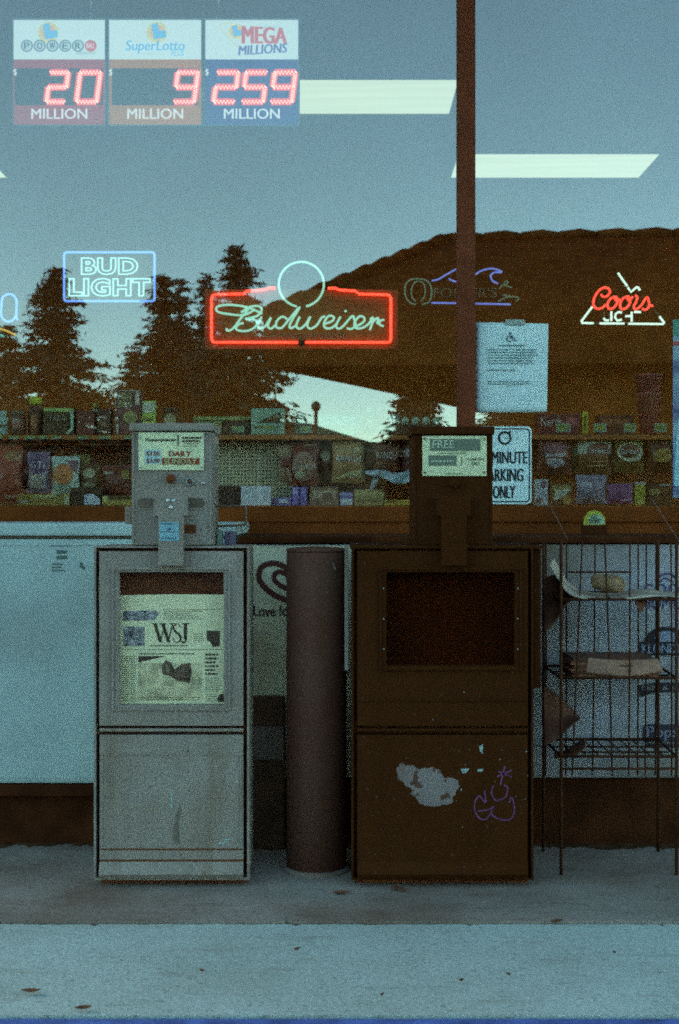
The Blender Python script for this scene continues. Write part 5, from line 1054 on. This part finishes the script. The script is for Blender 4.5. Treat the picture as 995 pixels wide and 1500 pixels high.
# ------------------------------------------------------------------ litter on the pavement
m_leaf = mat('dry_leaf', (0.16, 0.05, 0.02), rough=0.9, var=0.4, scale=60)
def leaf(u, v, s, label, group=None, z=0.0):
    Y = F * (EYE - z) / (v - 750); c = Vector((PX(u, Y), Y, z)); an = rnd.uniform(0, 6.28); L_ = s; W_ = s * 0.45
    vs = []; n = 7
    for k in range(n):
        f = k / (n - 1); w_ = W_ * math.sin(math.pi * min(1, f * 0.96 + 0.03)) ** 0.8
        for sg in (-1, 0, 1):
            p = Vector(((f - 0.5) * L_, sg * w_ / 2, 0.004 + (0.006 if sg else 0.0015) * abs(math.sin(f * 3)) + 0.006 * (f - 0.5) ** 2 * 4))
            vs.append(c + Matrix.Rotation(an, 3, 'Z') @ p)
    fs = []
    for k in range(n - 1):
        for j in (0, 1): q = k * 3 + j; fs.append((q, q + 1, q + 4, q + 3))
    o = MB().add(vs, fs).build('fallen_leaf', m_leaf); s_ = o.modifiers.new('thickness', 'SOLIDIFY'); s_.thickness = 0.0015
    tag(o, label, 'leaf', group)
leaf(500, 1312, 0.05, 'curled brown leaf on the pavement in front of the bollard')
leaf(584, 1306, 0.06, 'flat brown leaf on the pavement before the dark newspaper box')
leaf(816, 1354, 0.035, 'small brown leaf at the pavement joint below the wire rack', None, -0.002)
leaf(45, 1457, 0.04, 'brown leaf on the pale pavement at bottom left', None, -0.002)
leaf(122, 1482, 0.035, 'brown leaf lying on the blue kerb edge', None, -0.002)
for (u, v, s) in ((296, 1427, 0.014), (435, 1395, 0.018), (676, 1441, 0.014), (745, 1432, 0.012), (900, 1400, 0.013), (560, 1462, 0.012)):
    leaf(u, v, s, 'tiny dark leaf crumb scattered on the pale pavement', 'leaf crumbs on the pavement', -0.002)

# ------------------------------------------------------------------ what the window reflects: the place behind the camera
YM = 2 * YG
def PR(u, v, d):
    """point at distance d behind the camera that shows at this pixel of the window's mirror image"""
    D = YM + d; return Vector(((u - 497.5) / F * D, -d, EYE + (750 - v) / F * D))
m_needle = mat('dark_needles', (0.075, 0.055, 0.026), rough=0.9, var=0.3, scale=2)
m_bark = mat('bark', (0.06, 0.03, 0.016), rough=0.9, var=0.3, scale=6)
def conifer(label, u, vtop, d, wpx, seed, dens=1.0, droop=0.25, bare=0.06, lean=0.0):
    r = random.Random(seed); top = PR(u, vtop, d); D = YM + d; H = top.z - Z_LOT; rad = wpx / F * D
    base = Vector((top.x, top.y, Z_LOT))
    t = thing('conifer', label, 'tree', base, 'conifers across the road, mirrored in the window')
    tr = MB(); pts = []; rd = []
    for k in range(9):
        f = k / 8; pts.append(base + Vector((0.12 * math.sin(f * 4 + seed) * f, 0.1 * math.cos(f * 3), H * 0.985 * f))); rd.append(0.028 * H * (1 - f) ** 0.9 + 0.012)
    tr.tube(pts, 0, 8, radii=rd); tr.build('trunk', m_bark, t)
    limbs = MB(); cr = MB(); z = bare * H; whorl = 0
    while z < H * 0.99:
        f = z / H; prof = (1 - f) ** 0.92 * (0.9 + 0.22 * math.sin(f * 19 + seed))
        nb = max(5, int(11 * dens))
        for b_ in range(nb):
            if r.random() < 0.1: continue
            L_ = rad * prof * r.uniform(0.55, 1.12) + 0.10; an = r.uniform(0, 2 * math.pi)
            dr = Vector((math.cos(an), math.sin(an), 0)); z0 = z + r.uniform(-0.14, 0.14)
            tip = base + dr * L_ + Vector((0, 0, z0 + L_ * (0.18 - droop * r.uniform(0.6, 1.8)) * (1 if f < 0.85 else -1.0)))
            st_ = base + Vector((0, 0, z0)); mid = (st_ + tip) / 2 + Vector((0, 0, 0.10 * L_))
            limbs.tube([st_, mid, tip], 0, 4, radii=[0.03 * (1 - f) + 0.012, 0.02 * (1 - f) + 0.008, 0.005])
            ns = int((12 + L_ * 44) * dens)
            for s_ in range(ns):
                g_ = r.uniform(0.03, 1.0) ** 0.9
                c_ = (st_ * (1 - g_) ** 2 + mid * 2 * g_ * (1 - g_) + tip * g_ * g_)
                sp = 0.10 + 0.16 * L_ * (1 - abs(g_ - 0.5)) * 0.6
                c_ = c_ + Vector((r.gauss(0, sp), r.gauss(0, sp), r.gauss(0, sp * 0.24) - 0.04))
                sz = r.uniform(0.05, 0.125) * (0.6 + 0.5 * (1 - f)); ax = (dr * r.uniform(0.3, 1.2) + Vector((r.gauss(0, 0.7), r.gauss(0, 0.7), r.gauss(0, 0.3) - 0.35))).normalized(); bx_ = ax.cross(Vector((r.gauss(0, 1), r.gauss(0, 1), r.gauss(0, 1)))).normalized()
                cr.add([c_ - ax * sz * 1.9, c_ + bx_ * sz * 0.5, c_ + ax * sz * 1.9, c_ - bx_ * sz * 0.5], [(0, 1, 2, 3)])
        z += H * 0.030 + 0.10 * (1 - f)
    limbs.build('limbs', m_bark, t); cr.build('crown', m_needle, t)
conifer('broad dark conifer mirrored at the far left under the blue neon letter', 82, 396, 30, 215, 3, 1.1)
conifer('conifer mirrored just right of the blue-bordered neon sign', 240, 398, 34, 150, 5, 1.0)
conifer('thin short conifer mirrored beside the blue-bordered neon sign', 266, 404, 38, 100, 8, 0.8)
conifer('conifer mirrored behind the left side of the red outlined neon sign', 303, 398, 36, 135, 11, 0.9)
conifer('tallest conifer mirrored left of the neon ring', 347, 358, 31, 190, 14, 1.1, 0.3)
conifer('low conifer mirrored at the extreme left edge', 10, 470, 40, 170, 17, 0.9)
conifer('low conifer mirrored between the two blue and red neon signs', 196, 505, 42, 150, 19, 0.8)
conifer('drooping conifer mirrored under the tiled roof beside the notice', 612, 520, 24, 120, 23, 1.0, 0.42)
conifer('dark conifer mirrored behind the notice under the roof', 760, 480, 30, 130, 29, 1.0)
conifer('dark conifer mirrored under the roof near the right edge', 930, 500, 34, 140, 31, 1.0)

# neighbouring shop with a hipped tile roof
m_roof = mat('dark_roof_tile', (0.09, 0.036, 0.012), rough=1.0, spec=0.0, var=0.3, scale=3)
A1, A0 = PR(322, 478, 12), PR(340, 536, 12)
corner = Vector((PR(386, 0, 12).x, -12, 0)); zE1 = PR(0, 464, 12).z; zE0 = PR(0, 537, 12).z
back = PR(655, 604, 21); Rg0 = PR(655, 352, 16.5); Rg1 = Vector((14.0, -15.2, Rg0.z))
t = thing('roofed_building', 'dark neighbouring building with hipped tile roof mirrored in the window', 'building', (6, -16, Z_LOT))
E = [Vector((corner.x, -12, zE1)), Vector((14.5, -10.6, zE1)), Vector((16.0, -20.5, zE1)), Vector((back.x + 0.3, -20.8, zE1))]
low = [Vector((p.x, p.y, zE0)) for p in E]
mb = MB(); mb.add(E + [Rg0, Rg1], [(0, 1, 5, 4), (1, 2, 5), (2, 3, 4, 5), (3, 0, 4)]); mb.build('roof', m_roof, t)
mb = MB(); mb.add(E + low, [(0, 4, 5, 1), (1, 5, 6, 2), (2, 6, 7, 3), (3, 7, 4, 0), (4, 7, 6, 5)]); mb.build('fascia', m_roof, t)
mb = MB(); wl = [Vector((3.0, -13.6, 0)), Vector((13.8, -12.4, 0)), Vector((15, -19.6, 0)), Vector((3.9, -19.9, 0))]
mb.add([Vector((p.x, p.y, Z_LOT)) for p in wl] + [Vector((p.x, p.y, zE0 - 0.003)) for p in wl], [(0, 1, 5, 4), (1, 2, 6, 5), (2, 3, 7, 6), (3, 0, 4, 7)]); mb.build('wall', m_roof, t)
def tiles(a_, b_, n, r0):
    for k in range(n):
        p, q = a_.lerp(b_, k / n), a_.lerp(b_, (k + 1.12) / n); dv = (q - p).normalized()
        mb = MB(); mb.tube([p + Vector((0, 0, 0.03)), p.lerp(q, 0.5) + Vector((0, 0, 0.065)), q + Vector((0, 0, 0.02))], r0, 8, radii=[r0, r0 * 1.05, r0 * 0.7]); mb.build('ridge_tile', m_roof, t)
tiles(Rg0, Rg1, 17, 0.10); tiles(E[0], Rg0, 9, 0.11)
# street lamp and far low hedge, hill
p = PR(463, 640, 26); tp = PR(463, 590, 26)
t = thing('street_lamp', 'small street lamp mirrored in the bright gap between trees', 'street lamp', (p.x, -26, Z_LOT))
m_lamp = mat('lamp_metal', (0.07, 0.04, 0.025), rough=0.7)
MB().tube([(p.x, -26, Z_LOT), (p.x, -26, tp.z - 0.2)], 0.05, 8).build('pole', m_lamp, t)
MB().lathe(p.x, -26, [(0.05, tp.z - 0.22), (0.11, tp.z - 0.16), (0.13, tp.z - 0.06), (0.09, tp.z), (0.02, tp.z + 0.05)], 12).build('lantern', m_lamp, t)
hl = MB(); vs = []; fs = []; N = 80; rr_ = random.Random(4)
for k in range(N + 1):
    x_ = -60 + 120 * k / N; h_ = PR(0, 636, 60).z + 0.5 * math.sin(k * 0.7) + rr_.uniform(-0.25, 0.25) + 0.4 * math.sin(k * 0.23)
    for (y_, z_) in ((-58, Z_LOT - 0.3), (-59.5, h_ * 0.7), (-61, h_), (-68, h_ * 0.9), (-75, Z_LOT - 0.3)): vs.append((x_, y_ + rr_.uniform(-0.4, 0.4), z_))
for k in range(N):
    for j in range(4): q = k * 5 + j; fs.append((q, q + 1, q + 6, q + 5))
hl.add(vs, fs); struct(hl.build('hill', m_needle))
